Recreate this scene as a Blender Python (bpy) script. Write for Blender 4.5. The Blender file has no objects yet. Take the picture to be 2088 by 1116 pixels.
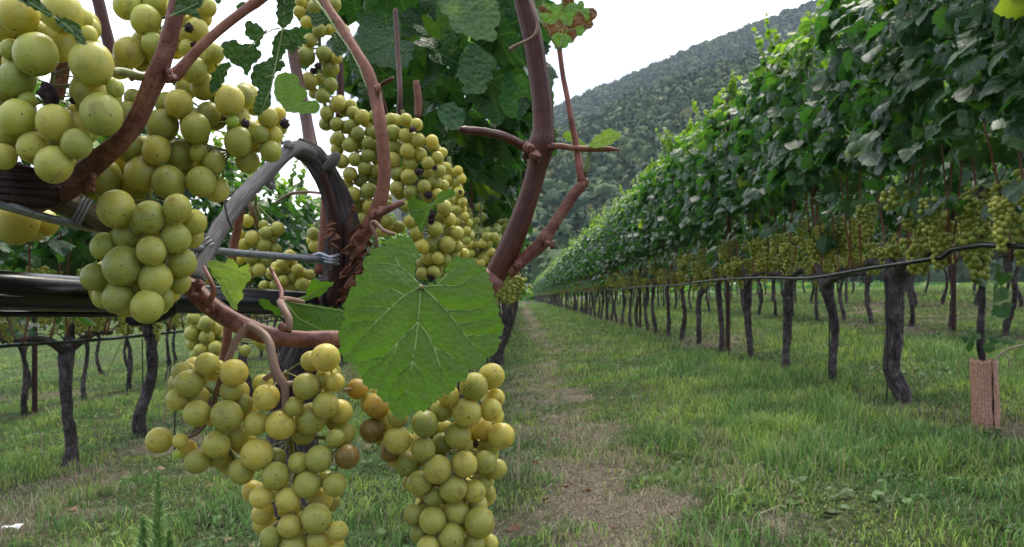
import bpy, math, random
import numpy as np
from mathutils import Vector, Matrix, noise as mnoise
from mathutils.geometry import delaunay_2d_cdt

S = bpy.context.scene
C = S.collection
R = math.radians
# ------------------------------------------------------------------ camera
CAMZ = 0.5
F = 1600.0                     # focal length in pixels of the 2088 px wide photograph
cam_d = bpy.data.cameras.new('camera'); cam = bpy.data.objects.new('camera', cam_d); C.objects.link(cam)
cam.location = (0, 0, CAMZ); cam.rotation_euler = (R(90), 0, 0)
cam_d.sensor_fit = 'HORIZONTAL'; cam_d.sensor_width = 36.0; cam_d.lens = 36.0 * F / 2088
cam_d.shift_x = -18 / 2088; cam_d.shift_y = 47 / 2088
cam_d.clip_start = 0.02; cam_d.clip_end = 6000
cam_d.dof.use_dof = True; cam_d.dof.focus_distance = 0.40; cam_d.dof.aperture_fstop = 27.6 / 0.62
S.camera = cam
# ------------------------------------------------------------------ world, sun, exposure
SUN_EL, SUN_AZ = 58, 4        # azimuth clockwise from +Y
w = bpy.data.worlds.new('World'); S.world = w; w.use_nodes = True
nt = w.node_tree; nt.nodes.clear()
N = nt.nodes.new; LK = nt.links.new
sky = N('ShaderNodeTexSky'); sky.sky_type = 'NISHITA'; sky.sun_disc = False
sky.sun_elevation = R(SUN_EL); sky.sun_rotation = R(SUN_AZ); sky.air_density = 1.0; sky.dust_density = 2.0
tc = N('ShaderNodeTexCoord'); mp = N('ShaderNodeMapping'); mp.inputs['Scale'].default_value = (1.2, 1.2, 3.2)
mp.inputs['Location'].default_value = (0.35, 0.1, 0.25)
LK(tc.outputs['Generated'], mp.inputs['Vector'])
nz = N('ShaderNodeTexNoise'); nz.inputs['Scale'].default_value = 2.6; nz.inputs['Detail'].default_value = 6; nz.inputs['Roughness'].default_value = 0.55
LK(mp.outputs['Vector'], nz.inputs['Vector'])
rp = N('ShaderNodeValToRGB'); rp.color_ramp.elements[0].position = 0.45; rp.color_ramp.elements[0].color = (0.24, 0.24, 0.24, 1)
rp.color_ramp.elements[1].position = 0.62; rp.color_ramp.elements[1].color = (1, 1, 1, 1)
LK(nz.outputs['Fac'], rp.inputs['Fac'])
mx = N('ShaderNodeMix'); mx.data_type = 'RGBA'
LK(rp.outputs['Color'], mx.inputs['Factor']); sk2 = N('ShaderNodeVectorMath'); sk2.operation = 'MULTIPLY'; sk2.inputs[1].default_value = (0.50, 0.55, 0.62); LK(sky.outputs['Color'], sk2.inputs[0]); LK(sk2.outputs[0], mx.inputs['A']); mx.inputs['B'].default_value = (12.2, 12.4, 12.9, 1)
# the overcast is bright round the hidden sun and dimmer behind the camera and towards the ground
vd = N('ShaderNodeVectorMath'); vd.operation = 'DOT_PRODUCT'; LK(tc.outputs['Generated'], vd.inputs[0])
vd.inputs[1].default_value = (math.sin(R(SUN_AZ)) * math.cos(R(SUN_EL)), math.cos(R(SUN_AZ)) * math.cos(R(SUN_EL)), math.sin(R(SUN_EL)))
mr = N('ShaderNodeMapRange'); mr.interpolation_type = 'SMOOTHSTEP'; LK(vd.outputs['Value'], mr.inputs['Value'])
mr.inputs['From Min'].default_value = -0.45; mr.inputs['From Max'].default_value = 0.9; mr.inputs['To Min'].default_value = 0.0; mr.inputs['To Max'].default_value = 1.0
mc = N('ShaderNodeMix'); mc.data_type = 'RGBA'; LK(mr.outputs['Result'], mc.inputs[0]); mc.inputs['A'].default_value = (0.22, 0.30, 0.42, 1); mc.inputs['B'].default_value = (1.17, 1.15, 1.12, 1)
mu = N('ShaderNodeVectorMath'); mu.operation = 'MULTIPLY'; LK(mx.outputs['Result'], mu.inputs[0]); LK(mc.outputs['Result'], mu.inputs[1])
bg = N('ShaderNodeBackground'); bg.inputs['Strength'].default_value = 0.15; LK(mu.outputs[0], bg.inputs['Color'])
wo = N('ShaderNodeOutputWorld'); LK(bg.outputs['Background'], wo.inputs['Surface'])
sl = bpy.data.lights.new('sun', 'SUN'); sl.energy = 2.6; sl.angle = R(24); sl.color = (1.0, 0.93, 0.80)
so = bpy.data.objects.new('sun', sl); C.objects.link(so)
so.rotation_euler = (R(90 - SUN_EL), 0, R(180 - SUN_AZ)); so.location = (0, 0, 30)
S.view_settings.view_transform = 'Standard'; S.view_settings.look = 'None'; S.view_settings.exposure = 0.64
S.view_settings.gamma = 1.0
try:
    S.cycles.use_denoising = True; S.cycles.denoiser = 'OPENIMAGEDENOISE'
    S.cycles.max_bounces = 8; S.cycles.transparent_max_bounces = 6; S.cycles.volume_bounces = 1
    S.cycles.use_adaptive_sampling = True
except Exception: pass

# ------------------------------------------------------------------ helpers
def g(x, y=0):                                   # the ground falls to the left
    x = np.asarray(x, float)
    s = x - 1.81
    z = np.where(s < 0, 0.086 * s, 0.088 * s)
    z = np.where(x > 9, 0.088 * 7.19 + 0.03 * (x - 9), z)
    z = np.where(x < -9, -0.086 * 10.81 + 0.03 * (x + 9), z)
    return z
def gz(x): return float(g(x))
def P(x, y, d): return Vector(((x - 1062) / F * d, d, CAMZ + (605 - y) / F * d))
def hash2(ix, iy, seed=0):
    n = (ix.astype(np.int64) * 374761393 + iy.astype(np.int64) * 668265263 + seed * 974711) & 0x7fffffff
    n = ((n ^ (n >> 13)) * 1274126177) & 0x7fffffff
    return ((n ^ (n >> 16)) & 0xffff) / 65535.0
def vnoise(x, y, seed=0):
    x = np.asarray(x, float); y = np.asarray(y, float)
    ix = np.floor(x); iy = np.floor(y); fx = x - ix; fy = y - iy
    fx = fx * fx * (3 - 2 * fx); fy = fy * fy * (3 - 2 * fy)
    a = hash2(ix, iy, seed); b = hash2(ix + 1, iy, seed); c = hash2(ix, iy + 1, seed); d = hash2(ix + 1, iy + 1, seed)
    return (a * (1 - fx) + b * fx) * (1 - fy) + (c * (1 - fx) + d * fx) * fy
def fbm(x, y, seed=0, o=4):
    s = 0; a = 0.5; t = 0
    for i in range(o):
        s = s + a * vnoise(x * 2**i, y * 2**i, seed + i * 17); t += a; a *= 0.5
    return s / t

def link(name, me, parent=None, mats=()):
    for m in mats: me.materials.append(m)
    o = bpy.data.objects.new(name, me); C.objects.link(o)
    if parent: o.parent = parent
    return o
def tag(o, label=None, cat=None, group=None, kind=None):
    if label: o['label'] = label
    if cat: o['category'] = cat
    if group: o['group'] = group
    if kind: o['kind'] = kind
    return o
def empty(name, loc=(0, 0, 0)):
    o = bpy.data.objects.new(name, None); o.empty_display_size = 0.05; C.objects.link(o); o.location = loc
    return o
def mk(name, V, faces, uv=None, pt=None, mi=None, smooth=True):
    """V (n,3); faces list of (k,m) index arrays; uv per vertex; pt dict of per-vertex attributes; mi per-face material index"""
    me = bpy.data.meshes.new(name); V = np.asarray(V, np.float32)
    faces = [np.asarray(f, np.int32) for f in faces if len(f)]
    me.vertices.add(len(V)); me.vertices.foreach_set('co', V.ravel())
    li = np.concatenate([f.ravel() for f in faces])
    cnt = np.concatenate([np.full(len(f), f.shape[1], np.int32) for f in faces])
    st = np.concatenate([[0], np.cumsum(cnt)[:-1]]).astype(np.int32)
    me.loops.add(len(li)); me.loops.foreach_set('vertex_index', li)
    me.polygons.add(len(cnt)); me.polygons.foreach_set('loop_start', st)
    if smooth: me.polygons.foreach_set('use_smooth', np.ones(len(cnt), bool))
    if mi is not None: me.polygons.foreach_set('material_index', np.asarray(mi, np.int32))
    if uv is not None:
        u = me.uv_layers.new(name='UVMap'); u.data.foreach_set('uv', np.asarray(uv, np.float32)[li].ravel())
    for k, a in (pt or {}).items():
        a = np.asarray(a, np.float32)
        if a.ndim == 1: me.attributes.new(k, 'FLOAT', 'POINT').data.foreach_set('value', a)
        else:
            if a.shape[1] == 3: a = np.concatenate([a, np.ones((len(a), 1), np.float32)], 1)
            me.attributes.new(k, 'FLOAT_COLOR', 'POINT').data.foreach_set('color', a.ravel())
    me.update(calc_edges=True); me.validate()
    return me
class MB:
    def __init__(s): s.V = []; s.F3 = []; s.F4 = []; s.U = []; s.n = 0; s.m3 = []; s.m4 = []; s.t = []
    def add(s, V, tris=None, quads=None, uv=None, mi=0, tint=0.4):
        V = np.asarray(V, float); k = len(V)
        s.V.append(V); s.U.append(np.zeros((k, 2)) if uv is None else np.asarray(uv, float))
        s.t.append(np.broadcast_to(np.asarray(tint, float), (k,)))
        if tris is not None and len(tris): s.F3.append(np.asarray(tris) + s.n); s.m3 += [mi] * len(tris)
        if quads is not None and len(quads): s.F4.append(np.asarray(quads) + s.n); s.m4 += [mi] * len(quads)
        s.n += k
    def build(s, name, mats, parent=None, smooth=True, meshonly=False):
        fs = []; mi = []
        if s.F3: fs.append(np.concatenate(s.F3)); mi += s.m3
        if s.F4: fs.append(np.concatenate(s.F4)); mi += s.m4
        me = mk(name, np.concatenate(s.V), fs, np.concatenate(s.U), {'tint': np.concatenate(s.t)}, mi, smooth)
        if not isinstance(mats, (list, tuple)): mats = [mats]
        if meshonly:
            for m in mats: me.materials.append(m)
            return me
        return link(name, me, parent, mats)

def spline(pts, rad, step):
    pts = [Vector(p) for p in pts]; n = len(pts)
    if n == 2: pts = [pts[0], pts[0].lerp(pts[1], .5), pts[1]]; rad = [rad[0], (rad[0] + rad[1]) / 2, rad[1]]; n = 3
    Q = []; RR = []
    for i in range(n - 1):
        p0 = pts[max(i - 1, 0)]; p1 = pts[i]; p2 = pts[i + 1]; p3 = pts[min(i + 2, n - 1)]
        k = max(2, int((p2 - p1).length / step))
        for j in range(k):
            t = j / k
            q = 0.5 * ((2 * p1) + (p2 - p0) * t + (2 * p0 - 5 * p1 + 4 * p2 - p3) * t * t + (3 * p1 - p0 - 3 * p2 + p3) * t**3)
            Q.append(q); tt = t * t * (3 - 2 * t); RR.append(rad[i] * (1 - tt) + rad[i + 1] * tt)
    Q.append(pts[-1]); RR.append(rad[-1])
    return Q, RR
def tube(mb, pts, rad, seg=10, step=None, rough=0.0, rs=1.0, mi=0, cap=True, seed=0.0, flat=None, tint=0.4, nodes=None):
    """swept tube; rough = relative radial noise, rs = noise frequency per radius"""
    if not isinstance(rad, (list, tuple)): rad = [rad] * len(pts)
    if step is None: step = max(np.mean(rad) * 1.2, 1e-4)
    Q, RR = spline(pts, list(rad), step)
    n = len(Q); V = []; U = []; L = 0; up = None
    ra = max(np.mean(RR), 1e-6)
    for i in range(n):
        t = (Q[min(i + 1, n - 1)] - Q[max(i - 1, 0)])
        if t.length < 1e-9: t = Vector((0, 0, 1))
        t.normalize()
        if up is None:
            a = Vector((0, 0, 1)) if abs(t.z) < 0.9 else Vector((0, 1, 0))
            up = a.cross(t).normalized()
        up = (up - t * up.dot(t)).normalized(); bi = t.cross(up)
        if i: L += (Q[i] - Q[i - 1]).length
        for j in range(seg):
            an = 2 * math.pi * j / seg
            dv = up * math.cos(an) + bi * math.sin(an)
            r = RR[i]
            if rough:
                q = Vector((math.cos(an) * 1.1, math.sin(an) * 1.1, L / ra * 0.35 * rs + seed * 7.3))
                r *= 1 + rough * (mnoise.noise(q * 1.3) + 0.6 * mnoise.noise(Vector((math.cos(an) * 3.3, math.sin(an) * 3.3, L / ra * .18 * rs + seed))))
            V.append(Q[i] + dv * r); U.append((j / seg, L))
    quads = [(i * seg + j, i * seg + (j + 1) % seg, (i + 1) * seg + (j + 1) % seg, (i + 1) * seg + j) for i in range(n - 1) for j in range(seg)]
    tris = []
    if cap:
        k = len(V); V.append(Q[0]); V.append(Q[-1]); U += [(0, 0), (0, L)]
        tris = [(k, (j + 1) % seg, j) for j in range(seg)] + [(k + 1, (n - 1) * seg + j, (n - 1) * seg + (j + 1) % seg) for j in range(seg)]
    mb.add(V, tris, quads, U, mi, tint)
def ptube(mb, pl, seg=12, rough=0.0, **k):       # pl: (px, py, radius px, depth)
    tube(mb, [P(a, b, d) for a, b, r, d in pl], [r * d / F for a, b, r, d in pl], seg, rough=rough, **k)
def ico(sub):
    import bmesh
    bm = bmesh.new(); bmesh.ops.create_icosphere(bm, subdivisions=sub, radius=1)
    V = np.array([v.co[:] for v in bm.verts]); Fc = np.array([[v.index for v in f.verts] for f in bm.faces]); bm.free()
    return V, Fc
ICO1, ICO2, ICO3 = ico(1), ico(2), ico(3)

# ------------------------------------------------------------------ materials
class NT:
    def __init__(s, name):
        s.m = bpy.data.materials.new(name); s.m.use_nodes = True; s.t = s.m.node_tree
        s.b = s.t.nodes['Principled BSDF']; s.o = s.t.nodes['Material Output']
    def n(s, ty, **k):
        nd = s.t.nodes.new('ShaderNode' + ty)
        for a, v in k.items(): setattr(nd, a, v)
        return nd
    def l(s, a, b): s.t.links.new(a, b)
    def math(s, op, a, b=None, c=None):
        nd = s.n('Math', operation=op)
        for i, v in enumerate((a, b, c)):
            if v is None: continue
            if isinstance(v, (int, float)): nd.inputs[i].default_value = v
            else: s.l(v, nd.inputs[i])
        return nd.outputs[0]
    def ramp(s, fac, els, interp='LINEAR'):
        nd = s.n('ValToRGB'); cr = nd.color_ramp; cr.interpolation = interp
        while len(cr.elements) < len(els): cr.elements.new(0.5)
        for e, (p, c) in zip(cr.elements, els): e.position = p; e.color = (*c, 1) if len(c) == 3 else c
        s.l(fac, nd.inputs[0]); return nd.outputs[0]
    def mix(s, f, a, b, blend='MIX'):
        nd = s.n('Mix', data_type='RGBA', blend_type=blend)
        for k, v in (('Factor', f), ('A', a), ('B', b)):
            i = nd.inputs[k] if k != 'Factor' else nd.inputs[0]
            if k != 'Factor': i = [q for q in nd.inputs if q.name == k and q.type == 'RGBA'][0]
            if isinstance(v, (int, float)): i.default_value = v
            elif isinstance(v, tuple): i.default_value = (*v, 1)
            else: s.l(v, i)
        return [q for q in nd.outputs if q.type == 'RGBA'][0]
    def noise(s, vec, scale, detail=3, rough=0.55):
        nd = s.n('TexNoise'); nd.inputs['Scale'].default_value = scale; nd.inputs['Detail'].default_value = detail; nd.inputs['Roughness'].default_value = rough
        if vec is not None: s.l(vec, nd.inputs['Vector'])
        return nd.outputs['Fac']
    def mapping(s, vec, scale):
        nd = s.n('Mapping'); nd.inputs['Scale'].default_value = scale; s.l(vec, nd.inputs['Vector']); return nd.outputs[0]
    def bump(s, h, strength, dist=0.001, normal=None):
        nd = s.n('Bump'); nd.inputs['Strength'].default_value = strength; nd.inputs['Distance'].default_value = dist
        s.l(h, nd.inputs['Height'])
        if normal is not None: s.l(normal, nd.inputs['Normal'])
        return nd.outputs[0]
    def set(s, **k):
        for a, v in k.items():
            i = s.b.inputs[a.replace('_', ' ')]
            if isinstance(v, (int, float)): i.default_value = v
            elif isinstance(v, tuple): i.default_value = (*v, 1)
            else: s.l(v, i)

def leaf_mat(name, stops, trans=0.35, under=(0.085, 0.135, 0.06), veincol=(0.16, 0.24, 0.07), rough=0.36, uvveins=True, coord='UV', bscale=14.0, bstr=0.5, spots=0.0, underf=0.75, spec=0.5):
    t = NT(name)
    at = t.n('Attribute', attribute_name='tint'); col = t.ramp(at.outputs['Fac'], stops)
    tcn = t.n('TexCoord'); uvv = tcn.outputs[coord]
    nz = t.noise(uvv, bscale * 0.35, 4); col = t.mix(t.math('MULTIPLY', nz, 0.5), col, t.mix(1.0, col, (0.45, 0.55, 0.5), 'MULTIPLY'))
    if spots:
        sp = t.noise(uvv, bscale * 0.9, 2); sp = t.ramp(sp, [(0.66, (0, 0, 0)), (0.72, (1, 1, 1))])
        col = t.mix(t.math('MULTIPLY', sp, spots), col, (0.10, 0.035, 0.012))
    vor = t.n('TexVoronoi'); vor.inputs['Scale'].default_value = bscale; t.l(uvv, vor.inputs['Vector'])
    h = t.math('ADD', t.math('MULTIPLY', vor.outputs['Distance'], -1.0), t.math('MULTIPLY', t.noise(uvv, bscale * 2, 2), 0.4))
    if uvveins:
        sx = t.n('SeparateXYZ'); t.l(uvv, sx.inputs[0]); u, v = sx.outputs[0], sx.outputs[1]
        a = t.math('ABSOLUTE', t.math('ARCTAN2', u, v)); r = t.math('SQRT', t.math('ADD', t.math('MULTIPLY', u, u), t.math('MULTIPLY', v, v)))
        ds = [t.math('MULTIPLY', t.math('ABSOLUTE', t.math('SUBTRACT', a, k)), r) for k in (0.0, 0.78, 1.75)]
        dm = t.math('MINIMUM', t.math('MINIMUM', ds[0], ds[1]), ds[2])
        wv = t.n('TexWave'); wv.inputs['Scale'].default_value = 0.0
        vm = t.ramp(dm, [(0.0, (1, 1, 1)), (0.028, (0, 0, 0))])
        col = t.mix(t.math('MULTIPLY', vm, 0.55), col, veincol)
        h = t.math('SUBTRACT', h, t.math('MULTIPLY', t.ramp(dm, [(0.0, (1, 1, 1)), (0.09, (0, 0, 0))]), 0.6))
    geo = t.n('NewGeometry')
    col2 = t.mix(t.math('MULTIPLY', geo.outputs['Backfacing'], underf), col, under)
    nb = t.bump(h, bstr, 0.004)
    t.set(Base_Color=col2, Roughness=rough, Normal=nb); t.b.inputs['Specular IOR Level'].default_value = spec
    tr = t.n('BsdfTranslucent'); tcol = t.mix(1.0, col, (1.9, 2.2, 0.8), 'MULTIPLY'); t.l(tcol, tr.inputs['Color'])
    ms = t.n('MixShader'); ms.inputs[0].default_value = trans; t.l(t.b.outputs[0], ms.inputs[1]); t.l(tr.outputs[0], ms.inputs[2]); t.l(ms.outputs[0], t.o.inputs['Surface'])
    return t.m
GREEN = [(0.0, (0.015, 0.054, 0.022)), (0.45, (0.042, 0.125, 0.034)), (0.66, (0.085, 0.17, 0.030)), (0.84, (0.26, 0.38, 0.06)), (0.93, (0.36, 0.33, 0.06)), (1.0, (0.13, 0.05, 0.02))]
M_leaf = leaf_mat('vine_leaf', GREEN, trans=0.36, rough=0.27, spec=0.5)
M_big = leaf_mat('fresh_leaf', [(0, (0.072, 0.150, 0.016)), (1, (0.130, 0.225, 0.028))], trans=0.36, rough=0.5, spec=0.35, uvveins=False, coord='Object', bscale=420, bstr=0.22, spots=0.0, underf=0.0)
M_shred = leaf_mat('shredded_leaf', [(0, (0.035, 0.075, 0.030)), (0.5, (0.05, 0.10, 0.04)), (1, (0.10, 0.05, 0.03))], trans=0.22, uvveins=False, coord='Object', bscale=420, bstr=0.9, spots=0.35, underf=0.3)
M_pale = leaf_mat('pale_leaf', [(0, (0.16, 0.24, 0.06)), (0.5, (0.26, 0.34, 0.09)), (1, (0.42, 0.46, 0.16))], trans=0.4, uvveins=False, coord='Object', bscale=350, bstr=0.5, spots=0.1, underf=0.2, under=(0.3, 0.38, 0.14))
M_burnt = leaf_mat('burnt_leaf', [(0, (0.10, 0.20, 0.05)), (0.5, (0.12, 0.20, 0.05)), (0.62, (0.10, 0.035, 0.015)), (1, (0.16, 0.07, 0.045))], trans=0.35, uvveins=False, coord='Object', bscale=350, bstr=0.6, spots=0.2, underf=0.3, under=(0.14, 0.22, 0.09))
def flat_mat(name, c, rough=0.6, metal=0.0, nscale=60, var=0.35, bump=0.0, coord='Object', spec=0.5):
    t = NT(name); tcn = t.n('TexCoord'); nz = t.noise(tcn.outputs[coord], nscale, 4)
    d = tuple(x * (1 - var) for x in c); e = tuple(min(1, x * (1 + var)) for x in c)
    t.set(Base_Color=t.ramp(nz, [(0.3, d), (0.7, e)]), Roughness=rough, Metallic=metal); t.b.inputs['Specular IOR Level'].default_value = spec
    if bump: t.set(Normal=t.bump(nz, bump, 0.002))
    return t.m
def bark_mat(name, stops, sx=9.0, sy=26.0, bstr=0.7, bdist=0.002, rough=0.75, speck=None, speckscale=300.0, blotch=0.0, bsc=160.0):
    """grain runs along the tube: UV is (turn, metres)"""
    t = NT(name); tcn = t.n('TexCoord'); uv = tcn.outputs['UV']
    sp = t.n('SeparateXYZ'); t.l(uv, sp.inputs[0])
    an = t.math('MULTIPLY', sp.outputs[0], 2 * math.pi)
    cb = t.n('CombineXYZ'); t.l(t.math('COSINE', an), cb.inputs[0]); t.l(t.math('SINE', an), cb.inputs[1]); t.l(t.math('MULTIPLY', sp.outputs[1], sy), cb.inputs[2])
    info = t.n('ObjectInfo'); ad = t.n('VectorMath', operation='ADD'); t.l(cb.outputs[0], ad.inputs[0]); t.l(info.outputs['Random'], ad.inputs[1])
    v = t.mapping(ad.outputs[0], (sx * 0.35, sx * 0.35, 1.0))
    n1 = t.noise(v, 1.6, 5, 0.65); n2 = t.noise(t.mapping(ad.outputs[0], (sx, sx, 1.2)), 1.3, 3, 0.6)
    f = t.math('ADD', t.math('MULTIPLY', n1, 0.6), t.math('MULTIPLY', n2, 0.4))
    if blotch:
        f = t.math('ADD', t.math('MULTIPLY', f, 1 - blotch), t.math('MULTIPLY', t.noise(tcn.outputs['Object'], bsc, 5, 0.65), blotch))
    col = t.ramp(f, stops)
    if speck:
        q = t.noise(tcn.outputs['Object'], speckscale, 2); q = t.ramp(q, [(0.64, (0, 0, 0)), (0.70, (1, 1, 1))])
        col = t.mix(t.math('MULTIPLY', q, 0.8), col, speck)
    t.set(Base_Color=col, Roughness=rough, Normal=t.bump(f, bstr, bdist)); t.b.inputs['Specular IOR Level'].default_value = 0.35
    return t.m
M_cane = bark_mat('red_cane', [(0.34, (0.05, 0.016, 0.016)), (0.48, (0.17, 0.058, 0.042)), (0.66, (0.34, 0.16, 0.11))], sx=8, sy=30, bstr=0.25, bdist=0.0006, rough=0.5, speck=(0.035, 0.014, 0.016), speckscale=700, blotch=.65)
M_cane_dark = bark_mat('dark_red_cane', [(0.34, (0.024, 0.007, 0.005)), (0.5, (0.078, 0.022, 0.013)), (0.68, (0.19, 0.072, 0.036))], sx=12, sy=10, bstr=0.22, bdist=0.0006, rough=0.42, speck=(0.02, 0.01, 0.01), speckscale=900, blotch=.25)
M_shoot = bark_mat('orange_cane', [(0.3, (0.10, 0.03, 0.014)), (0.5, (0.22, 0.08, 0.045)), (0.7, (0.36, 0.17, 0.09))], sx=8, sy=20, bstr=0.22, bdist=0.0006, rough=0.55, speck=(0.05, 0.015, 0.01), speckscale=700, blotch=.45)
M_grey = bark_mat('grey_wood', [(0.36, (0.022, 0.019, 0.019)), (0.48, (0.15, 0.138, 0.135)), (0.66, (0.36, 0.34, 0.33))], sx=26, sy=30, bstr=1.0, bdist=0.0015, rough=0.85)
M_trunk = bark_mat('vine_bark', [(0.36, (0.010, 0.007, 0.008)), (0.46, (0.045, 0.032, 0.034)), (0.54, (0.13, 0.10, 0.10)), (0.62, (0.34, 0.30, 0.29))], sx=11, sy=14, bstr=1.0, bdist=0.012, rough=0.9, blotch=.35, bsc=22)
M_oldarm = bark_mat('old_vine_wood', [(0.32, (0.014, 0.006, 0.006)), (0.5, (0.06, 0.024, 0.018)), (0.7, (0.15, 0.065, 0.045))], sx=10, sy=24, bstr=1.0, bdist=0.002, rough=0.8)
M_beige = bark_mat('beige_wood', [(0.32, (0.06, 0.04, 0.025)), (0.5, (0.20, 0.15, 0.09)), (0.7, (0.36, 0.29, 0.18))], sx=10, sy=50, bstr=1.0, bdist=0.0015, rough=0.85)
M_flake = bark_mat('curled_bark', [(0.3, (0.06, 0.02, 0.012)), (0.5, (0.17, 0.065, 0.033)), (0.7, (0.30, 0.14, 0.08))], sx=8, sy=40, bstr=0.8, bdist=0.001, rough=0.8)
M_stem = flat_mat('grape_stem', (0.20, 0.21, 0.055), 0.5, nscale=300)
M_pinkstem = bark_mat('pink_stalk', [(0.3, (0.17, 0.10, 0.06)), (0.5, (0.29, 0.17, 0.12)), (0.7, (0.36, 0.25, 0.15))], sx=5, sy=40, bstr=0.2, bdist=0.0004, rough=0.5)
M_petiole = flat_mat('red_petiole', (0.30, 0.10, 0.07), 0.45, nscale=90, var=0.5)
M_vein = flat_mat('leaf_vein', (0.30, 0.40, 0.12), 0.5, nscale=200, var=0.2)
M_veinpale = flat_mat('pale_vein', (0.36, 0.42, 0.17), 0.5, nscale=200, var=0.2)
M_wire = flat_mat('galvanised_wire', (0.30, 0.32, 0.36), 0.42, 0.85, nscale=250, var=0.3, bump=0.15)
M_pipe = flat_mat('black_pipe', (0.006, 0.007, 0.010), 0.24, nscale=60, var=0.4, spec=0.4)
M_steel = flat_mat('rusty_post', (0.075, 0.035, 0.030), 0.6, 0.3, nscale=30, var=0.5, bump=0.3)
M_stake = flat_mat('dark_stake', (0.03, 0.025, 0.025), 0.7, nscale=60)
M_tie = flat_mat('grey_tie', (0.26, 0.25, 0.24), 0.6, nscale=300)
M_straw = flat_mat('dry_stalk', (0.42, 0.36, 0.20), 0.7, nscale=50)
M_raisin = flat_mat('shrivelled_berry', (0.065, 0.022, 0.034), 0.55, nscale=300, bump=0.9)
def berry_mat(name, sss=True):
    t = NT(name); tcn = t.n('TexCoord'); ob = tcn.outputs['Object']; info = t.n('ObjectInfo')
    ad = t.n('VectorMath', operation='ADD'); t.l(ob, ad.inputs[0])
    sc = t.n('VectorMath', operation='SCALE'); t.l(info.outputs['Location'], sc.inputs[0]); sc.inputs[3].default_value = 37.0
    t.l(sc.outputs[0], ad.inputs[1]); v = ad.outputs[0]
    n1 = t.noise(v, 1.1, 3); n2 = t.noise(v, 4.5, 4)
    col = t.ramp(t.math('ADD', t.math('MULTIPLY', n1, 0.55), t.math('MULTIPLY', info.outputs['Random'], 0.45)),
                 [(0.25, (0.275, 0.300, 0.055)), (0.5, (0.39, 0.385, 0.068)), (0.75, (0.52, 0.46, 0.085))])
    col = t.mix(1.0, col, info.outputs['Color'], 'MULTIPLY')
    # pale waxy bloom in patches, russet blush, brown specks and the stigma scar
    bl = t.ramp(n2, [(0.42, (0, 0, 0)), (0.7, (1, 1, 1))]); col = t.mix(t.math('MULTIPLY', bl, 0.20), col, (0.50, 0.50, 0.36))
    ru = t.ramp(t.noise(v, 0.9, 2), [(0.60, (0, 0, 0)), (0.76, (1, 1, 1))]); col = t.mix(t.math('MULTIPLY', ru, 0.55), col, (0.20, 0.09, 0.045))
    vo = t.n('TexVoronoi'); vo.inputs['Scale'].default_value = 2.7; t.l(v, vo.inputs['Vector'])
    dv = t.math('ADD', vo.outputs['Distance'], t.math('MULTIPLY', t.math('SUBTRACT', t.noise(v, 5, 3), 0.5), 0.30))
    dots = t.ramp(dv, [(0.125, (1, 1, 1)), (0.165, (0, 0, 0))])
    sel = t.ramp(vo.outputs['Color'], [(0.56, (0, 0, 0)), (0.62, (1, 1, 1))])
    col = t.mix(t.math('MULTIPLY', t.math('MULTIPLY', dots, sel), 0.85), col, (0.055, 0.028, 0.015))
    vf = t.n('TexVoronoi'); vf.inputs['Scale'].default_value = 8.0; t.l(v, vf.inputs['Vector'])
    fd = t.ramp(vf.outputs['Distance'], [(0.14, (1, 1, 1)), (0.30, (0, 0, 0))]); col = t.mix(t.math('MULTIPLY', fd, 0.38), col, (0.17, 0.14, 0.04))
    cm = t.n('VectorMath', operation='DISTANCE'); t.l(ob, cm.inputs[0]); cm.inputs[1].default_value = (0, 0, -1)
    sc2 = t.ramp(cm.outputs['Value'], [(0.055, (1, 1, 1)), (0.085, (0, 0, 0))]); col = t.mix(t.math('MULTIPLY', sc2, 0.9), col, (0.035, 0.02, 0.012))
    t.set(Base_Color=col, Roughness=t.ramp(n2, [(0.3, (0.30,) * 3), (0.7, (0.52,) * 3)])); t.b.inputs['Specular IOR Level'].default_value = 0.42
    if sss:
        t.b.subsurface_method = 'RANDOM_WALK'
        t.b.inputs['Subsurface Weight'].default_value = 0.85; t.b.inputs['Subsurface Radius'].default_value = (1.0, 0.82, 0.16); t.b.inputs['Subsurface Scale'].default_value = 0.014
    return t.m
M_berry = berry_mat('grape_skin')
def farberry():
    t = NT('row_grape'); info = t.n('ObjectInfo'); at = t.n('Attribute', attribute_name='tint')
    f = t.math('ADD', t.math('MULTIPLY', info.outputs['Random'], 0.5), t.math('MULTIPLY', at.outputs['Fac'], 0.5))
    t.set(Base_Color=t.ramp(f, [(0.15, (0.27, 0.31, 0.05)), (0.6, (0.43, 0.43, 0.07)), (1.0, (0.58, 0.50, 0.09))]), Roughness=0.42)
    t.b.inputs['Subsurface Weight'].default_value = 0.0
    return t.m
M_farberry = farberry()
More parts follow.
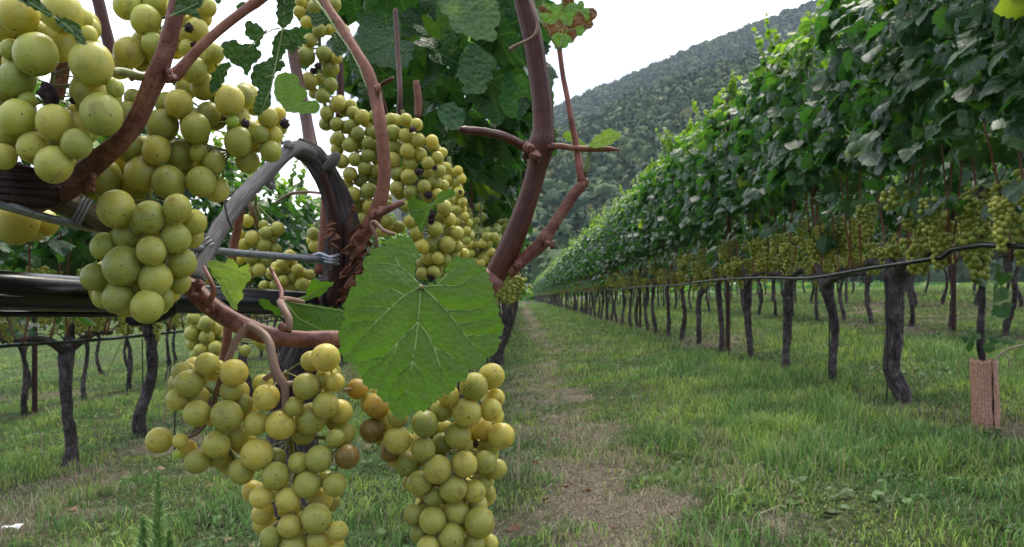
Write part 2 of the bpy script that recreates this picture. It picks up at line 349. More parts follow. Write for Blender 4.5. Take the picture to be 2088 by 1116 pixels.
# ------------------------------------------------------------------ ground
rng = np.random.default_rng(7)
ROWX = {'R1': 1.81, 'R2': 3.9, 'R3': 6.0, 'R4': 8.1, 'L1': -0.2, 'L2': -2.2, 'L3': -4.25, 'L4': -6.3}
def bumps(x, y): return (fbm(x * 1.7, y * 1.7, 3) - 0.5) * 0.07 + (fbm(x * 9, y * 9, 5, 3) - 0.5) * 0.03
def gh(x, y): return g(x) + bumps(x, y)
def dryness(x, y):
    """0 lush green .. 1 bare, mown litter"""
    n = fbm(x * 1.6, y * 0.8, 11); n2 = fbm(x * 5, y * 5, 23, 3)
    d = 0.30 + 0 * x
    d = d + 0.68 * np.exp(-((x - 0.27) / 0.22)**2)                       # wheel strip beside the near row
    d = d - 0.25 * np.exp(-((x - 0.95) / 0.35)**2) + 0.42 * np.exp(-((x - 0.74) / 0.13)**2) * (y < 9)
    d = d - 0.35 * np.exp(-((x - 1.35) / 0.2)**2)
    for rx in ROWX.values(): d = d + 0.30 * np.exp(-((x - rx) / 0.22)**2)
    d = d + 0.18 * ((x < -0.4) & (x > -2.2)) - 0.2 * ((x > 2.3) & (x < 3.6))
    n3 = fbm(x * 0.5 + 7, y * 0.35, 29, 3)
    return np.clip(d - 0.33 + (n - 0.5) * 1.25 + (n2 - 0.5) * 1.3 + (n3 - .5) * 0.8, 0, 1)
def ground_mat():
    t = NT('soil_and_litter'); tcn = t.n('TexCoord'); ob = tcn.outputs['Object']; at = t.n('Attribute', attribute_name='dry')
    n1 = t.noise(ob, 22, 5); n2 = t.noise(ob, 130, 4); n3 = t.noise(ob, 45, 5)
    soil = t.ramp(n2, [(0.3, (0.045, 0.035, 0.028)), (0.5, (0.14, 0.115, 0.088)), (0.68, (0.32, 0.27, 0.20))])
    turf = t.ramp(n3, [(0.3, (0.016, 0.022, 0.010)), (0.55, (0.060, 0.080, 0.030)), (0.75, (0.15, 0.15, 0.075))])
    f = t.math('ADD', at.outputs['Fac'], t.math('MULTIPLY', t.math('SUBTRACT', n1, 0.5), 0.9))
    t.set(Base_Color=t.mix(t.ramp(f, [(0.35, (0, 0, 0)), (0.65, (1, 1, 1))]), turf, soil), Roughness=0.95, Normal=t.bump(n2, 0.8, 0.02))
    t.b.inputs['Specular IOR Level'].default_value = 0.1
    return t.m
def grid(xs, ys, zf):
    X, Y = np.meshgrid(xs, ys); V = np.stack([X.ravel(), Y.ravel(), zf(X, Y).ravel()], 1)
    nx = len(xs); i = np.arange(len(ys) - 1)[:, None] * nx + np.arange(nx - 1)[None]; i = i.ravel()
    return V, np.stack([i, i + 1, i + nx + 1, i + nx], 1)
xs = np.concatenate([-np.geomspace(400, 7, 24), np.arange(-6.8, 9, 0.09), np.geomspace(9.2, 400, 24)])
ys = np.concatenate([[-30, -10, -4], np.arange(-2, 14, 0.10), np.geomspace(14.2, 900, 60)])
V, Q = grid(xs, ys, gh)
o = link('ground', mk('ground', V, [Q], pt={'dry': dryness(V[:, 0], V[:, 1])}), mats=[ground_mat()]); tag(o, kind='structure')

def blade_mat(name, rough=0.55, trans=0.3):
    t = NT(name); at = t.n('Attribute', attribute_name='col'); t.set(Base_Color=at.outputs['Color'], Roughness=rough)
    t.b.inputs['Specular IOR Level'].default_value = 0.3
    tr = t.n('BsdfTranslucent'); t.l(at.outputs['Color'], tr.inputs['Color'])
    ms = t.n('MixShader'); ms.inputs[0].default_value = trans; t.l(t.b.outputs[0], ms.inputs[1]); t.l(tr.outputs[0], ms.inputs[2]); t.l(ms.outputs[0], t.o.inputs['Surface'])
    return t.m
M_blade = blade_mat('grass_blade')
def sample_ground(n, y0, y1, ex, pad=0.6):
    """positions whose density falls off with distance**ex (width of the view grows with y)"""
    y = np.linspace(y0, y1, 4000); wgt = (0.68 * 2 * y + 2 * pad) * np.maximum(y / 3.2, 1)**(-ex); c = np.cumsum(wgt); c /= c[-1]
    yy = np.interp(rng.random(n), c, y); xx = (rng.random(n) * 2 - 1) * (0.68 * yy + pad)
    return xx, yy
def blades(x, y, h, wd, col, bend, lean_az=None):
    n = len(x); az = rng.random(n) * 2 * np.pi if lean_az is None else lean_az
    face = az + np.pi / 2 + rng.normal(0, .5, n); ca, sa = np.cos(az), np.sin(az); cf, sf = np.cos(face), np.sin(face)
    z = gh(x, y) - 0.006
    B = np.stack([x, y, z], 1); W = np.stack([cf * wd, sf * wd, 0 * wd], 1) * 0.5
    D = np.stack([ca, sa, 0 * ca], 1)
    m = B + D * (h * bend * 0.35)[:, None] + np.array([0, 0, 1]) * (h * 0.58)[:, None]
    tp = B + D * (h * bend)[:, None] + np.array([0, 0, 1]) * (h * np.sqrt(np.clip(1 - bend * bend * .8, .05, 1)))[:, None]
    V = np.stack([B - W, B + W, m + W * .8, m - W * .8, tp], 1).reshape(-1, 3)
    k = np.arange(n)[:, None] * 5
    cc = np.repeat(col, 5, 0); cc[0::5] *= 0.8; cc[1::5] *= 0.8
    return V, k + np.array([[0, 1, 2, 3]]), k + np.array([[3, 2, 4]]), cc
def grass_field():
    n = 460000
    x, y = sample_ground(n, 1.15, 60, 1.75)
    d = dryness(x, y); green = rng.random(n) > d * 0.95
    keep = (green & (rng.random(n) < 0.80 + 1.2 * np.clip((fbm(x * 5, y * 5, 141, 3) - .35) * 4, 0, 1))) | (~green & (rng.random(n) < 0.50)); x, y, d, green = x[keep], y[keep], d[keep], green[keep]; n = len(x)
    tall = np.clip(fbm(x * 2.2, y * 2.2, 41) * 2.2 - 0.65, 0, 1.2)
    tall = tall + 0.8 * np.exp(-((x - 1.45) / 0.25)**2) + 0.9 * np.exp(-((x - 2.9) / 0.35)**2) * (y > 4.5)
    clump = np.clip((fbm(x * 7, y * 7, 131, 3) - 0.42) * 5, 0, 1)[...]
    h = (0.62 + 0.60 * clump) * np.where(green, (0.024 + 0.042 * tall) * (1.15 - 0.6 * d), 0.022 + 0.035 * tall) * (0.6 + 0.8 * rng.random(n))
    sc = np.maximum(y / 3.2, 1)**0.62; h = h * np.maximum(y / 9, 1)**0.25
    wd = (0.0022 + 0.0022 * rng.random(n)) * sc
    u = rng.random((n, 1)); hue = fbm(x * 0.9, y * 0.9, 61)[:, None]; hu2 = np.clip((fbm(x * 4.5, y * 3.5, 63, 3)[:, None] - .38) * 3.5, 0, 1)
    cg = (np.array([[0.085, 0.185, 0.034]]) * (1 - u**1.4) + np.array([[0.37, 0.54, 0.14]]) * u**1.4) * (0.85 + 0.6 * hue); cg = cg * (np.array([[0.55, 0.72, 0.75]]) * (1 - hu2) + np.array([[1.3, 1.15, 0.9]]) * hu2)
    cs = np.array([[0.16, 0.13, 0.085]]) * (1 - u) + np.array([[0.60, 0.53, 0.34]]) * u
    col = np.where(green[:, None], cg, cs)
    # short bleached tips here and there
    tipdry = (rng.random(n) < 0.20)[:, None]; col = np.where(tipdry, col * 0.5 + cs * 0.5, col)
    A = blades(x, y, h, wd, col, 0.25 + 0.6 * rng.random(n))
    # long seed stalks and straw
    m = 4200; x2, y2 = sample_ground(m, 1.3, 22, 1.1); s = fbm(x2 * 1.3, y2 * 1.3, 77) > 0.47; x2, y2 = x2[s], y2[s]; m = len(x2)
    cs2 = np.array([[0.36, 0.31, 0.18]]) * (0.7 + 0.5 * rng.random((m, 1)))
    Bq = blades(x2, y2, 0.07 + 0.10 * rng.random(m), (0.0018 + 0.0012 * rng.random(m)) * np.maximum(y2 / 3.2, 1)**.6, cs2, 0.2 + 0.5 * rng.random(m))
    out = [A, Bq]; off = 0; Vs = []; q4 = []; q3 = []; cc = []
    for (v, a, b, c) in out:
        Vs.append(v); q4.append(a + off); q3.append(b + off); cc.append(c); off += len(v)
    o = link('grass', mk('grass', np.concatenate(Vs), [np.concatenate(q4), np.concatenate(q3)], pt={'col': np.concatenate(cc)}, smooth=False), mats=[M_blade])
    tag(o, kind='stuff')
grass_field()
def litter():
    """mown clippings lying flat: straw bits, grey stems, broken stalks"""
    n = 90000
    x, y = sample_ground(n, 1.15, 30, 1.5, 0.5)
    k = rng.random(n) < dryness(x, y)**1.3; x, y = x[k], y[k]; n = len(x)
    L = (0.010 + 0.05 * rng.random(n)**2) ; wd = (0.0012 + 0.0022 * rng.random(n)) * np.maximum(y / 3, 1)**.6; L = L * np.maximum(y / 3, 1)**.4
    az = rng.random(n) * 2 * np.pi; el = rng.normal(0.05, 0.22, n)
    c = np.stack([x, y, gh(x, y) + 0.004 + 0.012 * rng.random(n)], 1)
    D = np.stack([np.cos(az) * np.cos(el), np.sin(az) * np.cos(el), np.sin(el)], 1) * L[:, None] * .5
    Wv = np.stack([-np.sin(az), np.cos(az), rng.normal(0, .5, n)], 1) * wd[:, None] * .5
    V = np.stack([c - D - Wv, c + D - Wv * .6, c + D + Wv * .6, c - D + Wv], 1).reshape(-1, 3)
    u = rng.random((n, 1)); p = rng.random((n, 1))
    col = np.where(p < 0.5, np.array([[0.26, 0.215, 0.15]]) * (0.5 + 1.3 * u), np.where(p < 0.85, np.array([[0.19, 0.17, 0.145]]) * (0.3 + 1.4 * u), np.array([[0.10, 0.05, 0.03]]) * (0.6 + u)))
    F4 = np.arange(n * 4).reshape(-1, 4)
    tag(link('mown_litter', mk('mown_litter', V, [F4], pt={'col': np.repeat(col, 4, 0)}, smooth=False), mats=[M_blade]), kind='stuff')
litter()

def leaf_grid(detail=1):
    """grapevine leaf, junction at the origin, tip at (0,1): rings of points out to a lobed, toothed outline"""
    half = [(0.05, -0.10), (0.16, -0.30), (0.30, -0.36), (0.44, -0.30), (0.50, -0.22), (0.63, -0.16), (0.66, -0.02), (0.78, 0.06), (0.75, 0.20), (0.80, 0.34),
            (0.66, 0.38), (0.58, 0.44), (0.58, 0.56), (0.50, 0.66), (0.38, 0.70), (0.36, 0.80), (0.24, 0.86), (0.14, 0.95), (0.0, 1.06)]
    if not detail: half = [half[i] for i in (0, 2, 4, 7, 9, 11, 13, 15, 18)]
    out = half + [(-a, b) for a, b in half[-2::-1]]
    O = np.array(out); rings = (0.4, 0.75, 1.0) if detail else (0.55, 1.0)
    V = [np.zeros((1, 2))] + [O * f for f in rings]; V = np.concatenate(V); k = len(O); T = []
    for j in range(k - 1): T.append((0, 1 + j, 2 + j))
    Qd = []
    for r_ in range(len(rings) - 1):
        for j in range(k - 1): a = 1 + r_ * k + j; Qd.append((a, a + k, a + k + 1, a + 1))
    return V, np.array(T), np.array(Qd)
LEAF_HI, LEAF_LO = leaf_grid(1), leaf_grid(0)
def leaves_arrays(pos, nrm, tip, size, rs, proto):
    """batch of leaves: returns V, T, Q, uv"""
    uv, T, Q = proto; n = len(pos); m = len(uv)
    nrm = nrm / np.linalg.norm(nrm, axis=1, keepdims=True)
    tip = tip - nrm * np.sum(tip * nrm, 1, keepdims=True); tip /= np.linalg.norm(tip, axis=1, keepdims=True)
    rt = np.cross(tip, nrm)
    ux, uy = uv[:, 0][None], uv[:, 1][None]; r2 = ux**2 + (uy - .2)**2
    fold = rs.normal(0.18, 0.22, (n, 1)); dome = rs.normal(-0.30, 0.20, (n, 1)); tw = rs.normal(0, 0.22, (n, 1)); ph = rs.random((n, 1)) * 6
    z = fold * np.abs(ux) + dome * r2 + tw * ux * uy + 0.05 * np.sin(ux * 7 + ph) * np.sin(uy * 6 + ph * 2)
    s = size[:, None, None]
    V = pos[:, None] + s * (ux[..., None] * rt[:, None] + uy[..., None] * tip[:, None] + z[..., None] * nrm[:, None])
    off = (np.arange(n) * m)[:, None, None]
    return V.reshape(-1, 3), (T[None] + off).reshape(-1, 3), (Q[None] + off).reshape(-1, 4), np.tile(uv, (n, 1))
def foliage_mesh(name, n, hw, hy, z0, z1, seed, proto, size=(0.045, 0.092), shoots=3, dens_edge=0.55, lowp=0.035):
    rs = np.random.default_rng(seed)
    pos = np.zeros((n, 3)); side = rs.choice([-1, 1], n); edge = rs.random(n) < dens_edge
    y = (rs.random(n) * 2 - 1) * hy
    z = z0 + (z1 - z0) * rs.random(n)**0.92
    top = z1 - 0.30 + 0.46 * vnoise(y * 2.6 + seed, y * 0, seed); bot = z0 + 0.22 * vnoise(y * 4.3 + seed, y * 0, seed + 3)
    low = rs.random(n) < lowp; bot = np.where(low, bot - .26, bot); z = np.where(low, bot + .1 * rs.random(n), z)
    z = np.clip(z, bot + rs.random(n) * .1, top + rs.random(n) * 0.06)
    wv = hw * (0.75 + 0.5 * vnoise(y * 3 + 9, z * 3, seed + 5)) * np.clip((z1 + .12 - z) / 0.35, 0.35, 1)
    x = np.where(edge, side * wv * (0.8 + 0.35 * rs.random(n)), (rs.random(n) * 2 - 1) * wv)
    pos = np.stack([x, y, z], 1)
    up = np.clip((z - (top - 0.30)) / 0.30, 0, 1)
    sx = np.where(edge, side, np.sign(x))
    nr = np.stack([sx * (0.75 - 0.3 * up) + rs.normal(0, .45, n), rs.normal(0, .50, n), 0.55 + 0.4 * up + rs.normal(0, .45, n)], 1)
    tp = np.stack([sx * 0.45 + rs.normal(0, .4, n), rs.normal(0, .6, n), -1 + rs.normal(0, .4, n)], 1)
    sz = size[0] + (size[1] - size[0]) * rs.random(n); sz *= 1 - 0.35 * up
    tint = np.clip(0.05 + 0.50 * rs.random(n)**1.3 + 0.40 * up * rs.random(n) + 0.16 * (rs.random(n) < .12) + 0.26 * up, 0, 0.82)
    tint[rs.random(n) < 0.004] = 0.88
    # young shoots that stand above the hedge
    mb = MB()
    for k in range(shoots):
        yy = (rs.random() * 2 - 1) * hy; xx = rs.normal(0, hw * .3); hgt = 0.14 + 0.30 * rs.random(); az = rs.random() * 6.3
        bx = 0.10 * math.cos(az); by = 0.10 * math.sin(az); m = 13
        tt = np.linspace(0.0, 1, m); zb = z1 - .30 + .46 * float(vnoise(np.array(yy * 2.6 + seed), np.array(0.), seed)) - .12; pp = np.stack([xx + bx * tt**2, yy + by * tt**2, zb + hgt * tt], 1)
        tube(mb, [pp[0] - [0, 0, .1], pp[4], pp[-1]], [0.003, .0025, .0015], 5, 0.05, mi=1)
        a2 = rs.random(m) * 6.3
        pos = np.concatenate([pos, pp]); nr = np.concatenate([nr, np.stack([np.cos(a2) * .7, np.sin(a2) * .7, 0.7 + 0 * a2], 1)]); tp = np.concatenate([tp, np.stack([np.cos(a2), np.sin(a2), -.3 + 0 * a2], 1)])
        sz = np.concatenate([sz, np.linspace(0.065, 0.032, m)]); tint = np.concatenate([tint, np.clip(0.56 + 0.28 * tt + rs.normal(0, .06, m), 0, .85)])
    Vl, T, Q, uv = leaves_arrays(pos, nr, tp, sz, rs, proto); mpr = len(proto[0])
    mb.add(Vl, T, Q, uv, 0, np.repeat(tint, mpr))
    return mb.build(name, [M_leaf, M_shoot], meshonly=True)
def trunk_pts(mb, pts, rad, seed, rough=0.50): tube(mb, pts, rad, 14, None, rough, 1.3, seed=seed)
def trunk_mesh(name, seed, h=0.62, r0=0.020):
    rs = random.Random(seed); mb = MB(); lean = rs.uniform(-.05, .05); ph = rs.uniform(0, 6)
    pts = [(0, 0, -0.06)]; rad = [r0 * 2.0]
    for i in range(6):
        t = (i + .3) / 6; pts.append((lean * .5 * t + 0.022 * math.sin(ph + t * 5), lean * 1.2 * t + 0.042 * math.sin(ph * 1.7 + t * 5.5), h * t)); rad.append(r0 * (1.25 - 0.45 * t + rs.uniform(-.12, .2)))
    pts.append((lean * .5, lean * 1.2, h)); rad.append(r0 * 1.35)
    trunk_pts(mb, pts, rad, seed)
    top = Vector(pts[-1])
    tube(mb, [top - Vector((0, 0, .02)), top + Vector((.004, .015, .045)), top + Vector((-.01, .04, .08))], [r0 * 1.25, r0 * .9, r0 * .4], 9, None, .5, 1.3, seed=seed + 9)
    for s in (-1, 1):
        q = top + Vector((rs.uniform(-.02, .02), s * 0.10, 0.05)); e = Vector((rs.uniform(-.03, .03), s * 0.42, h + 0.03 + rs.uniform(-.02, .03)))
        tube(mb, [top - Vector((0, 0, .03)), q, (q + e) / 2 + Vector((0, 0, .03)), e], [r0 * .8, r0 * .45, r0 * .36, r0 * .25], 9, None, .25, 1.3, seed=seed + s)
    return mb.build(name, [M_trunk], meshonly=True)
def canes_mesh(name, seed, n=9, z0=0.62, z1=1.15, hy=0.45):
    rs = random.Random(seed); mb = MB()
    for i in range(n):
        y = rs.uniform(-hy, hy); x = rs.uniform(-.04, .04); y2 = y + rs.uniform(-.14, .14); x2 = x + rs.uniform(-.14, .14)
        tube(mb, [(x, y, z0 + .02), ((x * 2 + x2) / 3 + rs.uniform(-.02, .02), (2 * y + y2) / 3, z0 + .18), (x2, y2, z1)], [0.0048, .0045, .004], 6, 0.05, .1)
    return mb.build(name, [M_shoot], meshonly=True)
def bunch_verts(mb, rs, L=0.15, W=0.042, n=62, br=0.0075, ball=ICO2, org=(0, 0, 0), mi=0):
    pts = []; tries = 0
    wing = rs.random() < 0.5
    while len(pts) < n and tries < 4000:
        tries += 1
        t = rs.random()**0.8; wr = W * (1.0 - 0.72 * t) * (0.75 + 0.25 * min(1, t * 9)); a = rs.random() * 6.283; q = math.sqrt(0.35 + .65 * rs.random())
        p = np.array([math.cos(a) * wr * q, math.sin(a) * wr * q, -0.015 - L * t])
        if wing and rs.random() < 0.18: p = np.array([W * 1.1 + rs.normal(0, .012), rs.normal(0, .014), -0.02 - 0.05 * rs.random()])
        if all(((p - b)**2).sum() > (1.5 * br)**2 for b in pts): pts.append(p)
    for p in pts: mb.add(ball[0] * (br * (0.85 + .3 * rs.random())) + p + np.array(org), ball[1], None, None, mi, rs.random())
    return pts
def row_bunch(name, seed):
    rs = np.random.default_rng(seed); mb = MB()
    bunch_verts(mb, rs, L=0.115 + 0.05 * rs.random(), W=0.034 + 0.016 * rs.random(), n=50, br=0.0092)
    tube(mb, [(0, 0, 0.035), (0.004, 0, 0.0), (0, 0, -0.06)], [0.0018, .002, .0015], 5, .02, mi=1)
    return mb.build(name, [M_farberry, M_stem], meshonly=True)
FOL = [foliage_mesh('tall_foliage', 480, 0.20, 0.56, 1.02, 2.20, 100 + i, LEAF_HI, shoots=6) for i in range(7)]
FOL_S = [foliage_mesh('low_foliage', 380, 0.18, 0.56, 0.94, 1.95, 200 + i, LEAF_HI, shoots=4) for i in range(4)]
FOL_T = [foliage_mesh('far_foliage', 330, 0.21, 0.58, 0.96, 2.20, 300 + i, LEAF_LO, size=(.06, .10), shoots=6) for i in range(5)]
TRK = [trunk_mesh('vine_trunk', 400 + i) for i in range(7)]
CAN = [canes_mesh('vine_shoot', 500 + i) for i in range(4)]
CAN1 = [canes_mesh('vine_shoot', 520 + i, 1, hy=0.03) for i in range(7)]
BUN = [row_bunch('row_bunch', 600 + i) for i in range(5)]
def part(name, me, parent, loc=(0, 0, 0), rot=0, scale=1):
    o = bpy.data.objects.new(name, me); C.objects.link(o); o.parent = parent; o.location = loc; o.rotation_euler = (0, 0, rot)
    o.scale = (scale,) * 3 if isinstance(scale, (int, float)) else scale
    return o
BUNCHES_FAR = []
prn = random.Random(5)
def grape_places(x, y, n, spread=0.42):
    return [(x + prn.uniform(-.13, .13), y + prn.uniform(-spread, spread), gz(x) + prn.uniform(0.76, 1.0)) for _ in range(n)]
def bunches(x, y, n, label, group, side=0, sc=1.0):
    for (a, b, c) in grape_places(x, y, n):
        if side: a = x + side * abs(a - x)
        o = bpy.data.objects.new('grape_bunch', prn.choice(BUN)); C.objects.link(o); o.location = (a, b, c); k = sc * prn.uniform(1.0, 1.5)
        o.scale = (k, k, k); o.rotation_euler = (prn.uniform(-.15, .15), prn.uniform(-.15, .15), prn.uniform(0, 6.28))
        tag(o, label, 'grapes', group)
def vine(x, y, fol, label, group, canes=True, trunk=None, fz=1.0, rot=None, nofol=False):
    v = empty('grapevine', (x, y, gz(x))); tag(v, label, 'grapevine', group)
    rt = prn.choice((0, math.pi)) if rot is None else rot
    if trunk is None: part('trunk', prn.choice(TRK), v, rot=rt, scale=(1, 1, prn.uniform(.95, 1.05)))
    else: trunk(v)
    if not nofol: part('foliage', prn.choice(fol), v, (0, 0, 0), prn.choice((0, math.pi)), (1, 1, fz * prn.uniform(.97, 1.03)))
    for q in range(7 if canes else 0): part('shoot', CAN1[q], v, (0, -0.42 + 0.13 * q + prn.uniform(-.05, .05), 0), prn.uniform(0, 6.28))
    return v
FARV = []
FARV = (FOL_T, TRK); FARV_S = (FOL_S, TRK)
def far_grapes(x, y, n): FARG.extend(grape_places(x, y, n))
FARG = []
def far_vine(x, y, meshes, label, group):
    o = empty('grapevine', (x, y, gz(x))); part('foliage', prn.choice(meshes[0]), o, rot=prn.choice((0, math.pi)), scale=(1, 1, prn.uniform(.96, 1.04))); part('trunk', prn.choice(meshes[1]), o, rot=prn.choice((0, math.pi)))
    tag(o, label, 'grapevine', group); far_grapes(x, y, 7 if y < 60 else 4)

# ------------------------------------------------------------------ the row on the right of the alley
X1 = ROWX['R1']
def ptrunk(poly, d, x, arms=True, seed=1):
    """trunk whose curve follows its outline at the row's own distance"""
    def f(v):
        mb = MB(); base = Vector((x, d, gz(x)))
        pts = [P(a, b, d) - base for a, b, wd in poly]; rad = [wd * .335 * d / F for a, b, wd in poly]
        # a little depth to the wobble
        pts = [p + Vector((0, 0.02 * math.sin(i * 1.9 + seed), 0)) for i, p in enumerate(pts)]
        trunk_pts(mb, pts, rad, seed, 0.30)
        top = pts[0] - Vector((0, 0, 0.02)); r = rad[0]
        tube(mb, [top, top + Vector((.004, .02, .05)), top + Vector((-.012, .05, .10)), top + Vector((-.02, .10, .15))], [r * .95, r * .62, r * .42, r * .3], 10, None, .5, 1.3, seed=seed + 9)
        for s in (-1, 1):
            q = top + Vector((0.01 * s, s * .09, 0.05)); e = Vector((0, s * 0.40, top.z + .08))
            tube(mb, [top, q, (q + e) / 2 + Vector((0, 0, .02)), e], [r * .8, r * .55, r * .4, r * .3], 9, None, .3, 1.3, seed=seed + s)
        mb.build('trunk', [M_trunk], v)
    return f
R1 = [
 (2.20, None, 'leafy vine whose foliage fills the top right corner beside the wire', 0),
 (3.72, [(1826, 556, 66), (1820, 620, 50), (1822, 700, 48), (1822, 755, 46), (1836, 795, 56), (1836, 840, 48)], 'vine with the thickest straight grey trunk, first past the orange tree guard', 13),
 (4.54, [(1684, 584, 44), (1690, 615, 30), (1704, 660, 25), (1702, 710, 23), (1694, 750, 28), (1708, 800, 30)], 'vine with a trunk bending like an S, second past the tree guard', 12),
 (5.33, [(1608, 575, 34), (1606, 640, 27), (1606, 700, 24), (1601, 750, 27), (1602, 775, 26)], 'vine with a short upright dark trunk, third past the tree guard', 11),
 (6.23, [(1524, 577, 26), (1525, 640, 24), (1530, 700, 18), (1531, 745, 18)], 'vine with a stubby black trunk beside the brown post, fourth past the tree guard', 11),
 (7.10, [(1464, 580, 20), (1470, 640, 17), (1472, 690, 16), (1470, 725, 22), (1471, 740, 20)], 'vine whose trunk touches the brown steel post, on its far side', 10),
 (7.95, [(1440, 580, 20), (1426, 610, 17), (1424, 660, 14), (1425, 712, 17), (1425, 725, 15)], 'vine with a crooked neck, next beyond the brown steel post', 10),
]
GR = 'grape bunches hanging in the row on the right'; GV = 'vines of the row on the right'
bun_lab = ['bunch hanging above the black pipe at the picture edge right of the tree guard', 'yellow-green bunch hanging above the thickest trunk past the tree guard', 'yellow-green bunch hanging over the S-bent trunk of the right row',
           'yellow-green bunch hanging over the third trunk past the tree guard', 'yellow-green bunch hanging over the stubby black trunk before the brown post', 'yellow-green bunch hanging on the vine touching the brown post', 'yellow-green bunch on the crooked-necked vine beyond the brown post']
for i, (d, poly, lab, nb) in enumerate(R1):
    vine(X1, d, FOL, lab, GV, trunk=ptrunk(poly, d, X1, seed=20 + i) if poly else None)
    if nb: bunches(X1, d, nb, bun_lab[i], GR)
bunches(X1 - .05, 2.98, 14, bun_lab[0], GR)
# foliage over the replanted gap comes from a neighbour trained along the wire
part('foliage', FOL[2], [o for o in C.objects if o.get('label') == R1[0][2]][0], (0, 0.84, 0), 0)
for q in range(6): part('shoot', CAN1[q], [o for o in C.objects if o.get('label') == R1[0][2]][0], (0, 0.45 + 0.15 * q, 0), q)
y = 8.8; k = 0
words = ['second', 'third', 'fourth', 'fifth', 'sixth', 'seventh', 'eighth', 'ninth']
while y < 100:
    if k < 8: 
        vine(X1 + prn.uniform(-.03, .03), y, FOL, f'slim-trunked vine, {words[k]} beyond the brown steel post of the right row', GV)
        bunches(X1, y, 5, f'small yellow-green bunch on the {words[k]} vine beyond the brown post', GR)
    elif y < 24: 
        v = vine(X1 + prn.uniform(-.03, .03), y, FOL_T, 'distant vine in the middle of the long right-hand row', GV); far_grapes(X1, y, 9)
    else: far_vine(X1 + prn.uniform(-.04, .04), y, FARV, 'far vine where the right-hand row runs to the end of the alley', GV)
    y += 0.85 * prn.uniform(.95, 1.05); k += 1
# ------------------------------------------------------------------ rows behind it, and the rows on the left
for rx, ys_, y1, lab in ((ROWX['R2'], 4.6, 44, 'vine of the second row, seen between the trunks of the right-hand row'), (ROWX['R3'], 7.0, 44, 'vine of the third row, far behind the right-hand trunks'), (ROWX['R4'], 10.5, 30, 'vine of the farthest row under the right-hand canopy')):
    y = ys_; 
    while y < y1:
        if rx < 4: 
            v = vine(rx + prn.uniform(-.04, .04), y, FOL_T, lab, 'vines of the second row on the right', canes=True) if y < 16 else far_vine(rx, y, FARV, lab, 'vines of the second row on the right')
            if y < 16: far_grapes(rx, y, 9)
        else: far_vine(rx + prn.uniform(-.05, .05), y, FARV, lab, 'vines of the third row on the right' if rx < 7 else 'vines of the fourth row on the right')
        y += 0.85 * prn.uniform(.93, 1.07)
XL = ROWX['L2']
L2 = [(3.82, [(133, 712, 46), (138, 770, 36), (140, 850, 32), (143, 920, 35), (143, 965, 60), (143, 990, 52)], 'vine with a straight rough trunk cut off flat, nearest in the left background row'),
      (4.62, [(306, 655, 52), (312, 700, 34), (308, 760, 32), (296, 810, 34), (286, 850, 36), (290, 900, 40), (292, 925, 38)], 'vine with a trunk curved like a bow, second in the left background row')]
GL = 'vines of the row in the left background'
vine(XL, 2.95, FOL_S, 'vine at the left picture edge behind the black pipe', GL); bunches(XL, 2.98, 10, 'small yellow bunch at the left picture edge, under the thick black pipe', 'grape bunches in the left background row', sc=.72)
for i, (d, poly, lab) in enumerate(L2):
    vine(XL, d, FOL_S, lab, GL, trunk=ptrunk(poly, d, XL, seed=40 + i))
    bunches(XL, d, 17, ['small yellow bunch above the straight cut-off trunk on the left', 'small yellow bunch above the bow-shaped trunk on the left'][i], 'grape bunches in the left background row', sc=.72)
y = 5.5
while y < 26:
    if y < 12: vine(XL, y, FOL_S, 'vine of the left background row, seen through the gap under the grey arm', GL); bunches(XL, y, 4, 'small yellow bunch on the farther vines of the left background row', 'grape bunches in the left background row')
    else: far_vine(XL, y, FARV_S, 'far vine at the end of the left background row', GL)
    y += 0.85
for rx, y0, y1, lab, gp in ((ROWX['L3'], 4.3, 22, 'vine of the second row behind the left background row', 'vines of the farther row on the left'), (ROWX['L4'], 6.5, 20, 'vine of the third row behind the left background row', 'vines of the farthest row on the left')):
    y = y0
    while y < y1:
        if y < 10: vine(rx + prn.uniform(-.05, .05), y, FOL_S, lab, gp, canes=False); far_grapes(rx, y, 9)
        else: far_vine(rx, y, FARV_S, lab, gp)
        y += 0.85 * prn.uniform(.95, 1.05)
# the near row, running away behind the big leaf
XN = ROWX['L1']
FOL_N = [foliage_mesh('near_row_foliage', 430, 0.16, 0.56, 0.98, 2.0, 700 + i, LEAF_HI, size=(.05, .08), shoots=2, lowp=0.0) for i in range(4)]
GN = 'vines of the near row'
y = 1.72; k = 0
while y < 50:
    lab = ('leafy vine directly behind the nearest grapes, its dark foliage filling the top middle' if k == 0 else 'second vine behind the nearest grapes, its leaves edging the sky' if k == 1 else
           'vine farther along the near row, beside the start of the grass alley' if k < 8 else 'far vine of the near row, at the alley end')
    if k < 10: vine(XN if k else -.175, y, FOL_N, lab, GN, canes=k > 1)
    else: far_vine(XN, y, FARV, lab, GN)
    if 1 <= k < 5: bunches(XN + .04, y, 8, 'yellowish bunch hanging farther along the near row, right of the amber bunch', 'grape bunches farther along the near row')
    y += 0.85; k += 1
def distant_grapes():
    rs = np.random.default_rng(3); mb = MB(); proto = []
    for i in range(4):
        m = MB(); bunch_verts(m, rs, 0.13, 0.042, 30, 0.011, ICO1); proto.append((np.concatenate(m.V), np.concatenate(m.F3), np.concatenate(m.t)))
    for q in FARG:
        v, f, t = proto[rs.integers(0, 4)]; a = rs.random() * 6.28; k = rs.uniform(.85, 1.25); ca, sa = math.cos(a) * k, math.sin(a) * k
        mb.add(v @ np.array([[ca, sa, 0], [-sa, ca, 0], [0, 0, k]]) + np.array(q), f, None, None, 0, np.clip(t * .6 + .4 * rs.random(), 0, 1))
    tag(mb.build('distant_grapes', M_farberry), kind='stuff')
distant_grapes()
